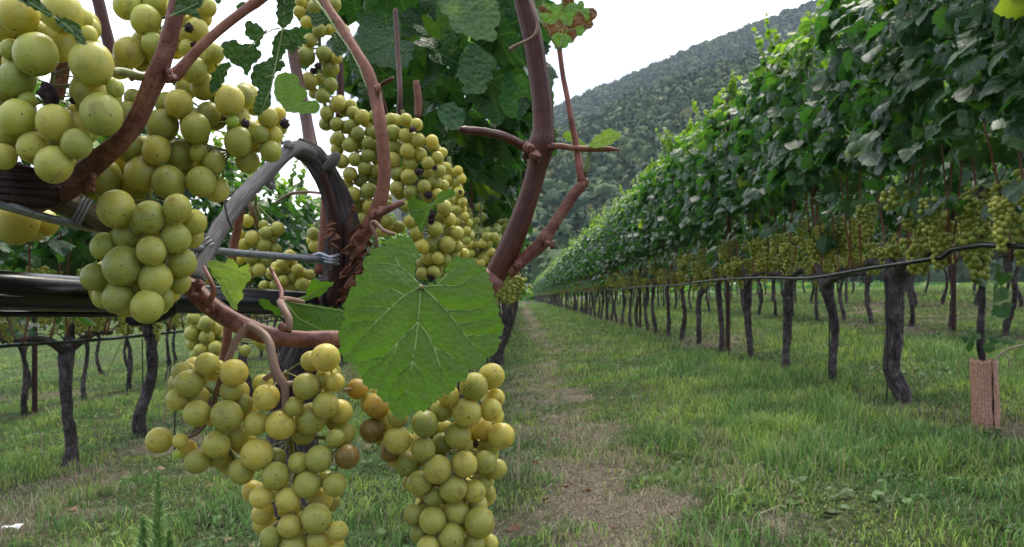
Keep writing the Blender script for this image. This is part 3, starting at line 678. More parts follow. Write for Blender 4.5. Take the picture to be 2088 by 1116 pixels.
# ------------------------------------------------------------------ pipes, wires, posts
def line_thing(name, pts, r, mat, label, cat, group=None, seg=8, step=0.25):
    mb = MB(); tube(mb, pts, [r] * len(pts), seg, step); o = mb.build(name, mat); return tag(o, label, cat, group)
zs = [(1.2, .02), (2.82, 0.185), (3.09, .154), (3.72, 0.135), (4.54, 0.105), (5.4, .13), (6.93, 0.14), (8.2, .12), (10, .13), (14, .13), (20, .13), (40, .13), (100, .13)]
line_thing('drip_pipe', [(X1 - .15, a, CAMZ + b) for a, b in zs], 0.0105, M_pipe, 'black irrigation pipe running along the trunks of the right-hand row', 'pipe', 'irrigation pipes')
line_thing('drip_pipe', [(ROWX['R2'], a, gz(3.9) + .64 + .02 * math.sin(a)) for a in np.arange(4, 44, 2.)], 0.0085, M_pipe, 'black irrigation pipe of the second row, behind the right-hand trunks', 'pipe', 'irrigation pipes')
line_thing('drip_pipe', [(XL + .04, a, 0.283 + b) for a, b in ((2.4, .01), (3.31, .01), (4, -.004), (5.09, -.005), (7, .005), (14, 0), (26, 0))], 0.0085, M_pipe, 'thin black irrigation pipe along the left background row', 'pipe', 'irrigation pipes')
line_thing('trellis_wire', [(X1 + .05, a, gz(X1) + 1.28) for a in np.arange(1.5, 100, 4.)], 0.0016, M_wire, 'thin fruit-zone wire along the leaves of the right-hand row', 'wire', 'trellis wires', 6)
line_thing('trellis_wire', [(XL, a, gz(XL) + .80) for a in np.arange(2., 26, 3.)], 0.0016, M_wire, 'thin wire behind the yellow bunches of the left background row', 'wire', 'trellis wires', 6)
def post(x, y, h, label, group):
    """rolled steel post: C-section with a row of notches"""
    wv, dp, tk = 0.033, 0.028, 0.004
    pr = [(-wv / 2, -dp / 2), (wv / 2, -dp / 2), (wv / 2, dp / 2), (wv / 2 - .007, dp / 2), (wv / 2 - .007, dp / 2 - tk), (wv / 2 - tk, dp / 2 - tk), (wv / 2 - tk, -dp / 2 + tk), (-wv / 2 + tk, -dp / 2 + tk), (-wv / 2 + tk, dp / 2 - tk), (-wv / 2 + .007, dp / 2 - tk), (-wv / 2 + .007, dp / 2), (-wv / 2, dp / 2)]
    mb = MB(); n = len(pr); V = []; zz = np.linspace(-.1, h, 24)
    for z in zz: V += [(a, b, z) for a, b in pr]
    mb.add(V, None, [(i * n + j, i * n + (j + 1) % n, (i + 1) * n + (j + 1) % n, (i + 1) * n + j) for i in range(len(zz) - 1) for j in range(n)])
    for z in np.arange(0.4, h, 0.15):
        for sx in (-1, 1): tube(mb, [(sx * wv / 2, 0, z), (sx * (wv / 2 + .007), 0, z + .006)], [.003, .0018], 5, .004)
    o = mb.build('trellis_post', M_steel, smooth=False); o.location = (x, y, gz(x)); tag(o, label, 'post', group)
post(X1 + .0, 6.86, 2.3, 'brown steel post standing among the trunks of the right-hand row', 'steel trellis posts')
for j, yy in enumerate((11.9, 16.6, 21.4, 26.5, 31.5)): post(X1, yy, 2.3, 'far brown steel post of the right-hand row, beyond the first one', 'steel trellis posts')
post(ROWX['R2'], 7.07, 2.3, 'brown steel post of the second row, between thick trunk and tree guard', 'steel trellis posts')
post(ROWX['L3'], 6.86, 1.6, 'brown steel post in the left background between the leftmost trunks', 'steel trellis posts')
def stake(px, py0, py1, d, label):
    mb = MB(); a = P(px, py0, d); b = P(px, py1, d); b.z = gz(b.x) - .05
    tube(mb, [a, (a + b) / 2 + Vector((.004, 0, 0)), b], [.004, .004, .004], 6, .04, .2); o = mb.build('vine_stake', M_stake); tag(o, label, 'stake', 'thin training stakes')
stake(1808, 560, 815, 3.66, 'thin dark rod beside the thickest trunk of the right row')
stake(1690, 600, 790, 4.5, 'thin dark rod beside the S-bent trunk of the right row')
stake(355, 690, 900, 3.86, 'thin dark rod right of the straight cut-off trunk on the left'); 
stake(290, 690, 840, 4.75, 'thin dark rod left of the bow-shaped trunk on the left')
# ------------------------------------------------------------------ the wooded hill beyond the vineyard
SK = [(-0.9, 0.02), (-0.4, 0.06), (-0.15, 0.14), (-0.04, 0.195), (0.0, 0.215), (0.086, 0.258), (0.15, 0.286), (0.21, 0.313), (0.31, 0.352), (0.386, 0.378), (0.46, 0.40), (0.64, 0.45), (1.0, 0.50), (1.6, 0.52)]
NR = [(-0.9, 0.01), (-0.4, 0.04), (-0.15, 0.10), (-0.04, 0.155), (0.0, 0.17), (0.086, 0.205), (0.15, 0.235), (0.24, 0.272), (0.33, 0.295), (0.46, 0.33), (0.64, 0.37), (1.0, 0.40), (1.6, 0.42)]
def hill_z(t, yv):
    es = np.interp(t, *zip(*SK)); en = np.interp(t, *zip(*NR))
    en = en + 0.014 * (fbm(t * 9, t * 0, 91) - .5) * 2
    a = np.clip((yv - 150) / (430 - 150), 0, 1); z1 = en * 430 * (a * 0.75 + 0.25 * a * a * (3 - 2 * a))
    b = np.clip((yv - 430) / (520 - 430), 0, 1); c_ = np.clip((yv - 520) / (900 - 520), 0, 1)
    zt = es * 900 - 6
    z2 = en * 430 * (1 - 0.03 * np.sin(b * 3.14)) + (zt - en * 430) * c_**0.9
    d = np.clip((yv - 900) / 500, 0, 1)
    z = np.where(yv < 430, z1, z2) * (1 - d * 0.5)
    return CAMZ + z + 8 * (fbm(t * 12, yv / 90, 95) - .5) * a
ts = np.concatenate([np.linspace(-0.9, -0.12, 12), np.linspace(-0.1, 0.72, 70), np.linspace(0.75, 1.6, 14)]); yv = np.concatenate([np.linspace(140, 430, 34), np.linspace(440, 900, 50), np.linspace(930, 1400, 8)])
T_, Y_ = np.meshgrid(ts, yv); Zh = hill_z(T_, Y_)
Zh[0] = -1.5
V = np.stack([(T_ * Y_).ravel(), Y_.ravel(), Zh.ravel()], 1); nx = len(ts)
i = (np.arange(len(yv) - 1)[:, None] * nx + np.arange(nx - 1)[None]).ravel()
M_hill = flat_mat('hill_ground', (0.030, 0.040, 0.018), 0.95, nscale=0.05, var=0.3, spec=0.1)
tag(link('hill', mk('hill', V, [np.stack([i, i + 1, i + nx + 1, i + nx], 1)]), mats=[M_hill]), kind='structure')
def forest_mat():
    t = NT('forest_leaves'); at = t.n('Attribute', attribute_name='tint')
    t.set(Base_Color=t.ramp(at.outputs['Fac'], [(0.0, (0.016, 0.034, 0.018)), (0.45, (0.040, 0.074, 0.030)), (0.8, (0.085, 0.115, 0.036)), (1.0, (0.14, 0.135, 0.05))]), Roughness=0.85)
    t.b.inputs['Specular IOR Level'].default_value = 0.15
    return t.m
M_forest = forest_mat()
def forest():
    rs = np.random.default_rng(33)
    n = 11000; yy = 150 + 770 * rs.random(n)**0.85; tt = -0.14 + 0.80 * rs.random(n)
    # only slopes that face the valley carry visible crowns
    z = hill_z(tt, yy); s = np.where(yy < 440, 4.0, 4.8) * (0.6 + 0.8 * rs.random(n)); n = len(yy)
    # crown = lumpy core + leaf clumps on its surface
    cV, cF = ICO2; k = len(cV)
    nz = 1 + 0.28 * (rs.random((n, k)) - .5) * 2
    sc = np.stack([s * (0.85 + .3 * rs.random(n)), s * (0.85 + .3 * rs.random(n)), s * (0.85 + 0.5 * rs.random(n))], 1)
    ctr = np.stack([tt * yy, yy, z + s * 0.55], 1)
    core = ctr[:, None] + cV[None] * sc[:, None] * (nz * 0.86)[..., None]
    F1 = (cF[None] + (np.arange(n) * k)[:, None, None]).reshape(-1, 3)
    hue = np.clip(0.42 + 0.20 * rs.normal(0, 1, n) + 0.6 * (fbm(tt * 14, yy / 60, 71) - .5), 0.0, 1)
    t1 = np.repeat(hue, k) * (0.8 + .3 * rs.random(n * k))
    m = 60; dirs = rs.normal(0, 1, (n, m, 3)); dirs /= np.linalg.norm(dirs, axis=2, keepdims=True); dirs[..., 2] = np.abs(dirs[..., 2]) * 0.9 + dirs[..., 2] * .1
    ct = ctr[:, None] + dirs * sc[:, None] * (0.82 + 0.3 * rs.random((n, m, 1)))
    u = rs.normal(0, 1, (n, m, 3)); u /= np.linalg.norm(u, axis=2, keepdims=True); v = np.cross(u, dirs + rs.normal(0, .5, (n, m, 3))); v /= np.linalg.norm(v, axis=2, keepdims=True) + 1e-6
    q = (0.17 * s[:, None, None] * (0.6 + .8 * rs.random((n, m, 1))))
    cl = np.stack([ct - u * q, ct + v * q * .8, ct + u * q, ct - v * q * .8], 2).reshape(-1, 3)
    F2 = np.arange(n * m * 4).reshape(-1, 4) + n * k
    t2 = np.repeat(np.repeat(hue, m) * (0.75 + .5 * rs.random(n * m)), 4)
    o = link('forest', mk('forest', np.concatenate([core.reshape(-1, 3), cl]), [F1, F2], pt={'tint': np.clip(np.concatenate([t1, t2]), 0, 1)}, smooth=False), mats=[M_forest]); tag(o, kind='stuff')
forest()
def far_green():
    """the vines and trees that close the end of the alley, too far to count"""
    rs = np.random.default_rng(8); n = 9000
    x = rs.uniform(-60, 90, n); y = rs.uniform(104, 150, n); lay = np.floor(y / 6) * 6 + rs.normal(0, .35, n)
    y = lay; z = g(x) * 0 - 0.3 + 2.0 * rs.random(n) + (y - 104) * 0.035
    s = 0.30 + .35 * rs.random(n)
    u = rs.normal(0, 1, (n, 3)); u /= np.linalg.norm(u, axis=1, keepdims=True); v = np.cross(u, rs.normal(0, 1, (n, 3))); v /= np.linalg.norm(v, axis=1, keepdims=True)
    c = np.stack([x, y, z], 1); s = s[:, None]
    V = np.stack([c - u * s, c + v * s, c + u * s, c - v * s], 1).reshape(-1, 3)
    tag(link('distant_foliage', mk('distant_foliage', V, [np.arange(n * 4).reshape(-1, 4)], uv=np.tile([[-.3, .3], [0, .6], [.3, .3], [0, 0.]], (n, 1)), pt={'tint': np.repeat(np.clip(0.35 + .45 * rs.random(n), 0, .8), 4)}, smooth=False), mats=[M_leaf]), kind='stuff')
far_green()
HAZE = 0.00020
def haze():
    mb = MB(); x0, x1, y0, y1, z0, z1 = -1500, 2400, -60, 1500, -30, 640
    V = [(x, y, z) for z in (z0, z1) for y in (y0, y1) for x in (x0, x1)]
    mb.add(V, None, [(0, 2, 3, 1), (4, 5, 7, 6), (0, 1, 5, 4), (2, 6, 7, 3), (0, 4, 6, 2), (1, 3, 7, 5)])
    m = bpy.data.materials.new('haze'); m.use_nodes = True; t = m.node_tree; t.nodes.clear()
    pv = t.nodes.new('ShaderNodeVolumePrincipled'); pv.inputs['Density'].default_value = HAZE; pv.inputs['Color'].default_value = (0.72, 0.84, 1.0, 1)
    out = t.nodes.new('ShaderNodeOutputMaterial'); t.links.new(pv.outputs[0], out.inputs['Volume'])
    o = mb.build('haze', m, smooth=False); tag(o, kind='stuff'); o.visible_shadow = True
if HAZE: haze()
# ------------------------------------------------------------------ the nearest vine: canes, arm, trunk
VINE = empty('grapevine', (-0.144, 0.62, gz(-0.144)))
tag(VINE, 'nearest vine, with thick red canes and a bare grey arm arching over the wire', 'grapevine')
bpy.context.view_layer.update()
def near(name, mb, mats, label=None, parent=None):
    o = mb.build(name, mats); p = parent or VINE; o.parent = p
    o.matrix_parent_inverse = Matrix.Translation(-VINE.location) if p is VINE else Matrix.Identity(4)
    if label: o['label'] = label
    return o
def pcane(pl, mat, label=None, rough=0.10, seg=16, seed=1, name='cane', rs=1.0, extra=None):
    mb = MB(); ptube(mb, pl, seg, rough, seed=seed, rs=rs)
    if extra: extra(mb)
    return near(name, mb, mat, label)
def knob(mb, x, y, r, d, seed=0, sub=ICO3, mi=0):
    c = P(x, y, d + .25 * r * d / F); rr = r * .82 * d / F; q_ = random.Random(seed * 7 + int(x))
    V = np.array([np.array(v) * (1 + .55 * mnoise.noise(Vector(v) * 1.5 + Vector((seed, x, 0))) + .35 * mnoise.noise(Vector(v) * 4.1 + Vector((x, seed, 0)))) for v in sub[0]]) * rr * np.array([q_.uniform(.7, 1.2), q_.uniform(.7, 1.1), q_.uniform(.7, 1.4)]) + np.array(c)
    mb.add(V, sub[1], None, None, mi)
# trunk with its head
def trunk_extra(mb):
    rs = random.Random(3)
    for k in range(9): knob(mb, 690 + rs.uniform(-34, 38), 545 + rs.uniform(-70, 80), rs.uniform(9, 18), .60, k)
pcane([(596, 1700, 58, .66), (600, 1300, 54, .655), (606, 1000, 50, .65), (598, 850, 46, .64), (612, 740, 44, .63), (652, 660, 40, .62), (690, 600, 38, .615), (697, 540, 36, .61), (700, 480, 33, .605), (690, 415, 27, .60), (668, 360, 25, .595), (640, 318, 24, .59), (608, 302, 21, .58)], M_trunk, rough=.30, name='trunk', seed=2, extra=trunk_extra)
pcane([(704, 620, 17, .598), (712, 560, 15, .595), (716, 505, 14, .593), (706, 455, 10, .595)], M_oldarm, rough=.3, name='bark_strip', seed=5)
pcane([(668, 640, 16, .60), (684, 590, 15, .594), (690, 540, 13, .592), (686, 480, 12, .592), (672, 400, 10, .585), (655, 350, 9, .58)], M_oldarm, rough=.35, name='bark_strip', seed=6)
def arm_extra(mb):
    for k, (x, y, r, d) in enumerate(((588, 296, 13, .545), (570, 290, 7, .54), (676, 322, 13, .583), (684, 318, 9, .58), (553, 368, 12, .525), (556, 382, 9, .523), (549, 376, 9, .52), (463, 402, 6, .47))): knob(mb, x, y, r, d, k + 11)
    ptube(mb, [(668, 345, 13, .585), (680, 328, 11, .58), (687, 312, 8, .58)], 8, .3)
pcane([(660, 332, 13.4, .592), (640, 318, 14.3, .585), (610, 303, 15.1, .57), (585, 312, 15.1, .55), (548, 348, 16.0, .525), (515, 380, 16.0, .505), (480, 420, 16.8, .48), (452, 462, 16.8, .46), (430, 500, 16.8, .44), (412, 535, 15.1, .425), (398, 575, 16.0, .41)], M_grey, 'weathered grey wooden arm, arched and cracked along the grain', rough=.16, name='arm', seg=22, seed=4, rs=.5, extra=arm_extra)
# thick red cane that carries the lower bunches, passes behind the big leaf and climbs on the right
def red_extra(mb):
    for k, (x, y, r, d) in enumerate(((388, 586, 20, .402), (404, 580, 13, .398), (398, 604, 12, .395), (432, 628, 8, .383), (424, 634, 7, .383), (500, 664, 9, .383), (575, 668, 8, .385), (1078, 302, 14, .40), (1090, 318, 13, .398))): knob(mb, x, y, r, d, k + 3)
pcane([(378, 578, 18, .41), (400, 596, 21, .405), (430, 625, 21, .40), (470, 652, 20, .398), (510, 672, 20, .398), (560, 687, 19, .40), (625, 692, 17, .405), (700, 692, 18, .41), (800, 690, 19, .42), (900, 660, 21, .425), (965, 612, 24, .425), (1010, 562, 25, .425)], M_cane, 'thick red-brown cane running level behind the big leaf', seed=8, extra=red_extra)
pcane([(985, 592, 22, .4255), (1012, 558, 23, .425), (1040, 505, 23, .425), (1062, 450, 22, .425), (1080, 395, 20, .425), (1094, 345, 20, .425), (1100, 315, 25, .425), (1106, 290, 28, .425), (1108, 262, 22, .425), (1105, 200, 21, .425), (1096, 140, 20, .425), (1084, 70, 20, .425), (1070, 10, 20, .425), (1058, -50, 20, .425), (1030, -180, 18, .43)], M_cane_dark, 'dark smooth upright cane, tallest on the right of the nearest vine', rough=.05, seed=9, seg=20,
      extra=lambda mb: [knob(mb, *a) for a in ((1078, 300, 12, .405, 1), (1074, 318, 10, .405, 2), (1092, 322, 13, .402, 3), (1128, 300, 9, .418, 4))])
pcane([(1090, 316, 10, .415), (1062, 296, 9, .405), (1030, 280, 9, .395), (990, 270, 9, .385), (955, 266, 8, .378), (948, 266, 9, .377), (936, 264, 5, .375)], M_cane_dark, 'short cut spur pointing left, dark at the tip', rough=.12, name='spur', seed=12)
pcane([(1118, 300, 7, .42), (1140, 298, 6, .418), (1165, 302, 6, .417), (1200, 304, 6, .416), (1235, 304, 6, .416), (1264, 306, 1.5, .415)], M_shoot, 'thin orange tendril stub pointing right', rough=.05, name='tendril', seed=13, seg=8)
pcane([(1078, -8, 3, .40), (1090, 25, 3.2, .398), (1096, 52, 3, .398), (1090, 72, 3.2, .398), (1076, 82, 3, .40), (1058, 90, 2.8, .40), (1044, 98, 4, .402), (1040, 102, 4.5, .402)], M_pinkstem, 'curled pale tendril round the dark upright cane', rough=.05, name='tendril', seed=14, seg=8)
def lat_extra(mb):
    for k, (x, y, r, d) in enumerate(((1126, 500, 7, .415), (1118, 497, 10, .418), (1106, 492, 11, .42), (1186, 376, 9, .42), (1196, 372, 9, .42), (1192, 356, 6, .42), (1056, 540, 11, .42))): knob(mb, x, y, r, d, k + 30)
pcane([(1035, 558, 13, .425), (1056, 540, 13, .425), (1085, 515, 13, .424), (1108, 493, 15, .423), (1125, 465, 12, .423), (1150, 427, 11, .422), (1172, 395, 11, .422), (1192, 370, 11, .422)], M_cane, 'thin pinkish side shoot on the right with a pale bud', rough=.10, name='shoot', seed=15, extra=lat_extra)
pcane([(1186, 368, 8, .421), (1182, 345, 8, .42), (1176, 300, 6.5, .42), (1166, 250, 6, .418), (1158, 205, 5.5, .417), (1148, 155, 5, .415), (1142, 110, 5, .413), (1140, 95, 6, .412)], M_petiole, 'long red leaf stalk of the burnt leaf', rough=.04, name='petiole', seed=16, seg=10)
pcane([(1195, 352, 4, .419), (1198, 330, 4, .418), (1204, 308, 3.5, .417), (1205, 298, 3, .416)], M_stem, None, rough=.04, name='petiole', seed=17, seg=8)
# canes on the left
def c1_extra(mb):
    for k, (x, y, r, d) in enumerate(((345, 148, 11, .315), (330, 142, 12, .318), (352, 160, 13, .315), (185, 372, 10, .33), (172, 380, 13, .335), (190, 360, 8, .325), (270, 158, 9, .315), (190, 388, 7, .325))): knob(mb, x, y, r, d, k + 50)
pcane([(70, 405, 30, .345), (120, 388, 28, .34), (158, 366, 26, .335), (190, 336, 22, .33), (225, 308, 20, .325), (258, 275, 19, .322), (285, 232, 19, .32), (303, 190, 19, .318), (318, 158, 21, .317), (334, 115, 18, .316), (350, 60, 17, .315), (362, 10, 17, .315), (374, -40, 17, .315), (400, -160, 16, .32)], M_cane, 'bent red cane rising between the top-left bunches', seed=18, seg=20, extra=c1_extra)
pcane([(338, 155, 15, .325), (358, 152, 14, .325), (378, 130, 11, .327), (410, 95, 10, .33), (455, 55, 9.5, .335), (500, 20, 9.5, .34), (520, 6, 11, .342), (560, -22, 9, .345), (640, -80, 9, .36)], M_shoot, 'slim brown side cane slanting up to the right across the sky', rough=.06, seed=19)
pcane([(300, 158, 8, .318), (282, 156, 9, .314), (262, 150, 9, .31), (240, 146, 9, .306), (228, 150, 8, .303)], M_stem, 'short green stub with a yellow base', rough=.06, name='stalk', seed=20)
pcane([(188, -40, 12, .40), (200, 0, 12, .40), (212, 50, 12, .40), (224, 100, 12, .40), (232, 150, 11, .40)], M_cane_dark, 'dark upright cane behind the top-left bunch', seed=21)
pcane([(112, 200, 17, .36), (124, 150, 16, .36), (128, 120, 14, .36)], M_cane, None, seed=22)
def old_extra(mb):
    rs = random.Random(9)
    for k in range(5):
        y0 = 345 + k * 15 + rs.uniform(-4, 4); ptube(mb, [(-40, y0 - 10, 7, .312), (30, y0, 8, .309), (85, y0 + rs.uniform(2, 10), 6, .312), (112, y0 + rs.uniform(4, 12), 3, .318)], 8, .4, seed=k)
    knob(mb, 118, 390, 17, .322, 3)
pcane([(-160, 350, 44, .335), (-40, 362, 44, .335), (20, 372, 44, .335), (70, 385, 42, .336), (105, 398, 34, .338), (122, 412, 18, .34)], M_oldarm, 'dark old arm with flaking bark at the left edge', rough=.2, name='arm', seg=24, seed=23, rs=.5, extra=old_extra)
pcane([(95, 400, 20, .355), (130, 415, 24, .352), (165, 428, 22, .352), (200, 446, 21, .353), (230, 470, 17, .36)], M_beige, 'pale cracked wood held by the grey tie', rough=.25, name='arm', seg=20, seed=24, rs=.6)
# canes of the middle
def k1_extra(mb):
    for k, (x, y, r, d) in enumerate(((760, 188, 15, .60), (770, 182, 11, .59), (764, 176, 10, .60), (765, 440, 15, .58), (745, 475, 13, .59), (777, 428, 9, .575))): knob(mb, x, y, r, d, k + 70)
pcane([(706, 545, 13, .60), (728, 500, 15, .595), (752, 462, 16, .59), (772, 420, 15, .588), (784, 365, 13, .588), (782, 310, 13, .588), (775, 250, 13, .59), (764, 190, 13, .60), (748, 145, 13, .605), (728, 110, 11, .61), (700, 62, 10, .62), (672, 20, 9, .63), (650, -20, 8, .64)], M_shoot, 'orange-brown cane climbing between the middle bunches', rough=.07, seed=25, extra=k1_extra)
pcane([(770, 437, 8, .575), (798, 424, 7, .57), (824, 412, 6, .57)], M_cane, None, rough=.1, name='spur', seed=26)
pcane([(768, 182, 5, .60), (785, 168, 4.5, .595), (802, 160, 4, .59)], M_cane_dark, None, rough=.1, name='spur', seed=27)
for k, (pl, m) in enumerate((([(640, 318, 13, .60), (632, 285, 13, .61), (624, 240, 12, .62), (614, 190, 11, .63), (603, 140, 11, .64), (592, 80, 10, .65)], M_cane_dark), ([(652, 560, 12, .66), (660, 500, 12, .66), (664, 450, 12, .66), (666, 400, 11, .66), (664, 350, 10, .66)], M_shoot),
        ([(455, 740, 9, .56), (463, 690, 9, .555), (468, 600, 9, .55), (474, 520, 9, .545), (485, 460, 9, .54), (492, 415, 8, .535)], M_shoot), ([(692, 240, 8, .72), (694, 180, 8, .72), (690, 100, 8, .72), (676, 0, 8, .72)], M_cane_dark), ([(814, 235, 6, .80), (816, 190, 5.5, .80), (812, 120, 5, .82), (806, 20, 5, .84)], M_cane_dark), ([(852, 240, 7, .82), (853, 200, 8, .82), (848, 165, 6, .82)], M_shoot), ([(790, 250, 7, .76), (778, 210, 8, .75), (770, 186, 8, .74)], M_cane_dark))):
    pcane(pl, m, None, rough=.07, seed=90 + k, seg=12)
pcane([(455, 400, 3, .46), (463, 440, 2.6, .455), (468, 455, 2.5, .455), (475, 468, 2, .455)], M_stake, None, rough=.1, name='tendril', seed=30, seg=6)
pcane([(770, 503, 3.5, .56), (765, 478, 3.5, .555), (757, 458, 3.5, .555), (764, 452, 3.5, .553), (782, 470, 4, .55), (805, 478, 4, .548)], M_pinkstem, 'pale hooked dead stalk beside the bark', rough=.05, name='tendril', seed=31, seg=8)
pcane([(560, 415, 2.5, .62), (590, 396, 3, .62), (625, 392, 3, .62), (655, 394, 3, .61)], M_pinkstem, None, rough=.05, name='tendril', seed=32, seg=8)
pcane([(680, 540, 4, .585), (655, 528, 3, .575), (628, 520, 3, .575)], M_cane, None, rough=.1, name='tendril', seed=33, seg=8)
# curled dead bark at the head
def curl(seed, x, y, s, d):
    rs = random.Random(seed); mb = MB(); nu, nv = 9, 12; V = []; a0 = rs.uniform(0, 6); tilt = rs.uniform(-.8, .8); axis = Vector((math.sin(tilt), rs.uniform(-.3, .3), math.cos(tilt))).normalized(); e1 = axis.orthogonal().normalized(); e2 = axis.cross(e1); c = P(x, y, d); L = s * d / F
    for i in range(nu):
        for j in range(nv):
            a = a0 + j / (nv - 1) * 2.4 * (0.6 + .4 * math.sin(i * 1.3 + seed)); r = L * .34 * (1 + .8 * j / nv) * (0.55 + .45 * math.sin(math.pi * (i + .4) / nu)); q = c + axis * (L * 1.5 * (i / (nu - 1) - .5) + .1 * L * math.sin(j)) + (e1 * math.cos(a) + e2 * math.sin(a)) * r
            V.append(q + Vector((1, 1, 1)) * (mnoise.noise(q * 130 + Vector((seed, 0, 0))) * L * .55 + mnoise.noise(q * 420 + Vector((seed, 0, 0))) * L * .22))
    mb.add(V, None, [(i * nv + j, i * nv + j + 1, (i + 1) * nv + j + 1, (i + 1) * nv + j) for i in range(nu - 1) for j in range(nv - 1)], [(j / nv * .5, i * L / nu) for i in range(nu) for j in range(nv)])
    near('bark_curl', mb, M_flake)
for k, (x, y, s) in enumerate(((728, 430, 20), (736, 455, 16), (724, 482, 28), (712, 470, 20), (742, 520, 36), (728, 545, 40), (738, 560, 30), (718, 585, 34), (672, 470, 22), (690, 492, 24), (722, 505, 24), (704, 600, 26), (748, 498, 18), (660, 600, 22))): curl(k + 3, x, y, s, .575 + .002 * (k % 5))
# loose stringy bark on the lower trunk and rim of the head
_rs = random.Random(77); mb = MB()
for k in range(34):
    t = _rs.random(); y0 = 600 + 240 * t; cx = 694 - 92 * min(1, max(0, (y0 - 600) / 150)); x0 = cx + _rs.uniform(-44, 44); L = _rs.uniform(30, 90)
    ptube(mb, [(x0, y0, _rs.uniform(2, 5), .575), (x0 + _rs.uniform(-9, 5), y0 + L * .5, _rs.uniform(2, 6), .572), (x0 + _rs.uniform(-22, 4), y0 + L, 1.5, .575)], 6, .4, seed=k)
near('loose_bark', mb, M_trunk)
# ------------------------------------------------------------------ wire and pipe of the near row
def near_line(name, pl, mat, label, cat, group=None, seg=12, far=None, step=None, seam=None):
    mb = MB()
    if seam: ptube(mb, seam, 6, mi=1, step=.01)
    pts = [P(a, b, d) for a, b, r, d in pl]; rad = [r * d / F for a, b, r, d in pl]
    if far: pts += far; rad += [rad[-1]] * len(far)
    tube(mb, pts, rad, seg, step or 0.012); return tag(mb.build(name, mat), label, cat, group)
near_line('trellis_wire', [(-160, 385, 9.5, .30), (0, 417, 9.5, .315), (100, 446, 9, .335), (200, 468, 8.5, .36), (300, 488, 8.2, .39), (390, 505, 8, .42), (480, 516, 7.6, .47), (560, 522, 7, .52), (640, 528, 6.6, .565), (672, 530, 6.4, .585)], M_wire, 'thick galvanised wire clipped to the nearest trunk, the grey arm tied onto it', 'wire', 'trellis wires')
near_line('drip_pipe', [(-200, 576, 43, .33), (0, 592, 41, .36), (170, 601, 36, .40), (380, 610, 30, .46), (600, 618, 24, .56), (740, 622, 17, .74)], [M_pipe, M_wire], 'thick glossy black pipe close up behind the lowest left bunch', 'pipe', 'irrigation pipes', 28, [Vector((XN, 1.5, .49)), Vector((XN, 4, .49)), Vector((XN, 12, .49)), Vector((XN, 40, .49))], 0.03, [(-200, 588, 2.2, .3215), (0, 602, 2.0, .3515), (170, 610, 1.8, .393), (380, 617, 1.6, .4525), (600, 624, 1.4, .553), (730, 626, 1.2, .72)])
near_line('drip_line', [(-200, 640, 7.5, .34), (0, 640, 7, .37), (270, 641, 6, .43), (345, 640, 6, .46)], M_pipe, 'thin black tube running under the thick black pipe', 'pipe', None, 12)
mb = MB()
ptube(mb, [(348, 606, 12, .412), (352, 630, 12, .412), (340, 642, 10, .412), (300, 652, 10, .41), (272, 655, 12, .41), (262, 648, 10, .41)], 10, .05)
for a in range(2): pass
tag(mb.build('pipe_clip', M_pipe), 'black plastic clip hanging from the pipe behind the lowest left bunch', 'clip')
def tie(pxs, d, r, turns, label):
    mb = MB(); (x0, y0, rad, ax) = pxs; pts = []
    for k in range(turns * 14 + 1):
        a = 2 * math.pi * k / 14; off = (k / 14 - turns / 2) * 8
        pts.append(P(x0 + off * math.cos(ax) + rad * math.cos(a) * math.sin(ax), y0 + off * math.sin(ax) - rad * math.cos(a) * math.cos(ax), d + math.sin(a) * rad * d / F))
    tube(mb, pts, [r * d / F] * len(pts), 6, .002); tag(mb.build('tie', M_tie), label, 'tie', 'ties round the nearest wood')
tie((410, 503, 24, .85), .437, 2.6, 3, 'grey string tie binding the grey arm onto the wire')
tie((162, 435, 34, .45), .352, 2.8, 3, 'pale tie round the cracked beige wood at the left')
mb = MB()
for k in range(3): ptube(mb, [(632, 524 + k * 5, 4, .578), (655, 518 + k * 8, 4, .574), (672, 526 + k * 5, 5, .572), (690, 520 + k * 9, 4, .58)], 8, .05)
tag(mb.build('wire_clip', M_wire), 'twisted metal clip fixing the wire to the nearest trunk', 'clip')
# ------------------------------------------------------------------ bunches of the nearest vine, berry by berry
BERRY = []
for i in range(4):
    V, Fc = [], []; nu, nv = 22, 14; sr = np.random.default_rng(60 + i); e = 1 + (0.0, 0.03, 0.06, -0.02)[i]
    for a in range(nv + 1):
        ph = math.pi * a / nv
        for b in range(nu):
            th = 2 * math.pi * b / nu; v = Vector((math.sin(ph) * math.cos(th), math.sin(ph) * math.sin(th), -math.cos(ph))); r = 1 + 0.035 * mnoise.noise(v * 1.2 + Vector((i * 5, 0, 0)))
            v *= r; v.z *= e; V.append(v[:])
    Fq = [(a * nu + b, a * nu + (b + 1) % nu, (a + 1) * nu + (b + 1) % nu, (a + 1) * nu + b) for a in range(nv) for b in range(nu)]
    me = mk('berry', V, [np.array(Fq)]); me.materials.append(M_berry); BERRY.append(me)
RV, RF = ICO3
me_r = mk('shrivelled_berry', np.array([np.array(v) * (1 + .45 * mnoise.noise(Vector(v) * 2.2) + .2 * mnoise.noise(Vector(v) * 6)) for v in RV]), [RF], smooth=True); me_r.materials.append(M_raisin)
brn = random.Random(12)
def conv(lst, sc, ox, oy): return [(ox + a[0] / sc, oy + a[1] / sc, a[2] / sc) + tuple(a[3:]) for a in lst]
